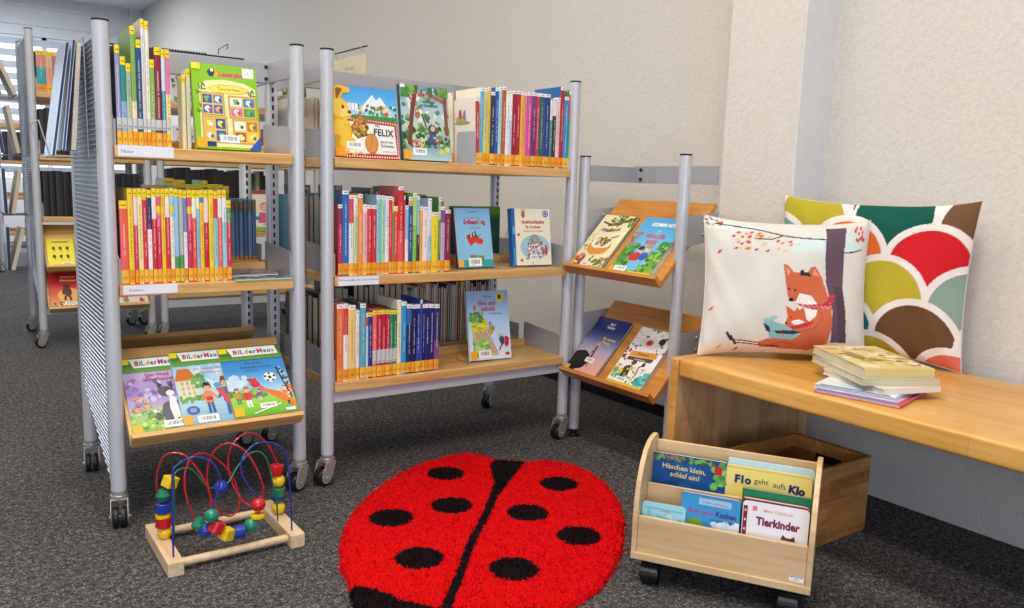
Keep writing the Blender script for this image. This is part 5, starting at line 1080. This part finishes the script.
# loose tufts round the rim and over the pile
for q in range(15000):
    (i, j) = rr_.choice(list(cells)) if q < 2 else CL[rr_.randrange(len(CL))] if q > 1 else 0
    if q < 2: CL = list(cells); continue
    x, y = .72 + (i + rr_.uniform(-.5, .5)) * st, 1.38 + (j + rr_.uniform(-.5, .5)) * st
    rim = not all((i + a, j + b) in cells for a in (-2, 2) for b in (-2, 2))
    a_ = rr_.uniform(0, 6.28); L = rr_.uniform(.006, .013); wd = .0022
    b0 = Vector((x, y, .010 if not rim else .002)); tip = b0 + Vector((math.cos(a_) * L * .7, math.sin(a_) * L * .7, rr_.uniform(.010, .018) if not rim else rr_.uniform(.006, .014)))
    s1 = Vector((-math.sin(a_), math.cos(a_), 0)) * wd; n_ = len(vs)
    vs += [tuple(b0 - s1), tuple(b0 + s1), tuple(tip + s1 * .5), tuple(tip - s1 * .5)]; fs.append((n_, n_ + 1, n_ + 2, n_ + 3))
    c = RP.at(x, y); k = rr_.uniform(.85, 1.1); cs_ += [tuple(min(1, v * k) for v in c[:3]) + (1.,)] * 4
me = bpy.data.meshes.new('ladybird_rug'); me.from_pydata(vs, [], fs); me.materials.append(M['rug'])
at = me.color_attributes.new('Col', 'FLOAT_COLOR', 'POINT'); at.data.foreach_set('color', [v for c in cs_ for v in c])
rg = bpy.data.objects.new('ladybird_rug', me); COL.objects.link(rg); tag(rg, 'shaggy red ladybird rug with black spots on the carpet', 'rug')

# ================================================================== hanging sign, rails, magazine racks
Sg = empty('hanging_sign'); tag(Sg, 'small beige sign hanging from thin rod above the wide bookcase', 'sign')
m = MB(); m.tube([(1.37, 2.945, 1.586), (1.37, 3.30, 1.591), (1.37, 3.31, 1.585), (1.37, 3.31, 1.14), (1.37, 3.18, 1.12)], .0035, 8); m.build('rod', M['black'], Sg)
for y in (2.985, 3.245):
    m = MB(); m.tube([(1.37 + .007 * math.sin(q), y + .007 * math.cos(q), 1.578 + .009 * math.cos(q + 1)) for q in [i * .6 for i in range(10)]] + [(1.37, y, 1.555)], .0013, 6); m.build('hook', M['chrome'], Sg)
m = MB(); m.box((1.366, 2.952, 1.482), (1.374, 3.28, 1.558)); bd = m.build('sign_board', plain('beige_sign_card', 'c4b892', .6), Sg, .001)
a = Art(.328, .076); a.text('Erst lesen', .56, .36, .3, '6a6450', .0); a.xf(Matrix.Translation((1.3658, 3.28, 1.482)) @ Matrix.Rotation(-PI / 2, 4, 'Z')); a.build('lettering', M['label'], bd)
settle(Sg, (1.37, 3.1, 1.478))
Rl = empty('sign_rail'); tag(Rl, 'black serrated rail with wire sign arm on top of narrow bookcase', 'rail')
m = MB(); m.box((.42, 2.893, 1.470), (.885, 2.899, 1.478)); 
for q in range(15): m.box((.62 + q * .0095, 2.893, 1.478), (.6255 + q * .0095, 2.899, 1.482))
m.build('rail_bar', M['black'], Rl)
m = MB(); m.tube([(.80, 2.896, 1.482), (.80, 2.896, 1.494), (.80, 2.90, 1.499), (.80, 2.79, 1.503), (.80, 2.785, 1.494), (.80, 2.80, 1.490)], .0015, 6); m.build('arm_wire', M['black'], Rl)
settle(Rl, (.64, 2.896, 1.47))
def rack(x, y0, y1, zb, zt, out, label, wires=7):
    r = empty('magazine_rack'); tag(r, label, 'rack', None)
    m = MB(); rw = .0022
    m.tube([(x, y0, zt), (x, y0, zb), (x - out, y0, zb + .0), (x - out * 1.25, y0, zb + .10)], rw, 6); m.tube([(x, y1, zt), (x, y1, zb), (x - out, y1, zb), (x - out * 1.25, y1, zb + .10)], rw, 6)
    m.tube([(x - out * 1.25, y0, zb + .10), (x - out * 1.25, y1, zb + .10)], rw, 6); m.tube([(x - out, y0, zb), (x - out, y1, zb)], rw, 6); m.tube([(x, y0, zt), (x, y1, zt)], rw, 6); m.build('frame_wire', M['mesh_wire'], r)
    k = MB()
    for q in range(1, wires):
        z = zb + (zt - zb) * q / wires; k.tube([(x, y0, z), (x, y1, z)], .0014, 5)
    for q in range(1, 6):
        y = y0 + (y1 - y0) * q / 6; k.tube([(x, y, zb), (x - out, y, zb)], .0014, 5)
    k.build('grid_wire', M['mesh_wire'], r)
    return settle(r, (x, (y0 + y1) / 2, zb))
def magazine(x0, x1, y0, y1, z0, z1, t, mat, label, group):
    o = empty('magazine', (x0, y0, z0)); L = math.hypot(x1 - x0, z1 - z0); o.rotation_euler = (0, math.atan2(x1 - x0, z1 - z0), 0)
    m = MB(); m.box((0, 0, 0), (.0015, y1 - y0, L)); m.box((t - .0015, 0, 0), (t, y1 - y0, L)); m.build('cover', mat, o)
    p = MB(); p.box((.0015, .001, .001), (t - .0015, y1 - y0 - .001, L - .001)); p.build('page_block', navy if mat == M['silver'] else M['pages'], o)
    return tag(o, label, 'magazine', group)
rack(.366, 2.72, 2.98, 1.1145, 1.46, .10, 'wire magazine rack hooked on the louvred end of the narrow bookcase')
navy = plain('navy_magazine_cover', '23264a', .3); tanm = plain('tan_magazine_cover', 'c0a888', .5); cream_m = plain('cream_folder', 'd6ccc0', .6)
magazine(.272, .322, 2.74, 2.96, 1.118, 1.445, .010, M['silver'], 'silver magazine leaning outermost in rack on narrow bookcase end', 'magazines in the near rack')
magazine(.300, .340, 2.74, 2.96, 1.135, 1.455, .009, M['silver'], 'silver magazine with navy edge, middle of near rack', 'magazines in the near rack')
magazine(.325, .352, 2.75, 2.95, 1.135, 1.45, .012, cream_m, 'cream folder innermost in rack on narrow bookcase end', 'magazines in the near rack')
for i, (zb, zt, tl) in enumerate(((1.50, 1.84, -.11), (1.16, 1.5, -.045), (.80, 1.12, .05), (.46, .77, .07))):
    nm = ['top', 'second', 'third', 'lowest'][i]
    rack(.433, 5.70, 6.05, zb, zt, .14, f'{nm} wire rack on the end panel of the far left bookcase', 6)
    magazine(.385 - max(tl, 0) * .9, .385 + (0 if tl > 0 else tl) * 1., 5.72, 6.02, zb + .01, zt - .05, .022, tanm, f'tan magazine in {nm} rack on far left bookcase end', 'magazines in the far racks')
    magazine(.305, .285 + tl * .3, 5.72, 6.02, zb + .01, zt - .04, .02, M['silver'], f'silver magazine in {nm} rack on far left bookcase end', 'magazines in the far racks')
for i, (zb, zt) in enumerate(((1.45, 1.85), (.95, 1.4), (.5, .92))):
    nm = ['top', 'middle', 'lowest'][i]
    rack(.47, 10.1, 10.45, zb, zt, .12, f'{nm} wire rack on the end panel of the most distant bookcase', 5)
    magazine(.40, .43, 10.12, 10.42, zb + .01, zt - .03, .03, M['silver'], f'silver magazine in {nm} rack of the most distant bookcase', 'magazines in the most distant racks')

# ================================================================== light
def area(name, loc, rot, sx, sy, power, col):
    l = bpy.data.lights.new(name, 'AREA'); l.shape = 'RECTANGLE'; l.size = sx; l.size_y = sy; l.energy = power; l.color = H(col)[:3]
    o = bpy.data.objects.new(name, l); COL.objects.link(o); o.location = loc; o.rotation_euler = rot; return o
for x in (-.9, .7):
    for y, e_ in ((.5, 62), (2.9, 38), (5.6, 24), (8.6, 30), (11.8, 105)): area('ceiling_lamp_light', (x, y, ZC - .05), (0, 0, 0), .35, 1.5, e_, 'fff3e4' if y < 6 else 'eef4ff')
area('window_daylight', (-4.8, 2.5, 2.6), (0, R_(-76), 0), 1.6, 7, 26, 'e8f0ff')
area('rear_daylight', (-1.4, -3.4, 1.25), (R_(90), 0, R_(-14)), 5, 2., 150, 'd6e4ff')
sk = MB(); sk.add([(-9, 17, -1), (7, 17, -1), (7, 17, 7), (-9, 17, 7)], [(0, 1, 2, 3)]); struct('sky_outside', sk, emit('bright_sky', 'e0ecf8', 2.2))
W = bpy.data.worlds.new('daylight'); S.world = W; W.use_nodes = True
bg = W.node_tree.nodes['Background']; bg.inputs[0].default_value = H('dfe8f6'); bg.inputs[1].default_value = .15
S.view_settings.view_transform = 'Standard'; S.view_settings.look = 'None'; S.view_settings.gamma = 1; S.view_settings.exposure = 0.03; S.view_settings.use_curve_mapping = False
S.cycles.max_bounces = 6; S.cycles.diffuse_bounces = 3; S.cycles.glossy_bounces = 3; S.cycles.transmission_bounces = 4; S.cycles.use_denoising = True
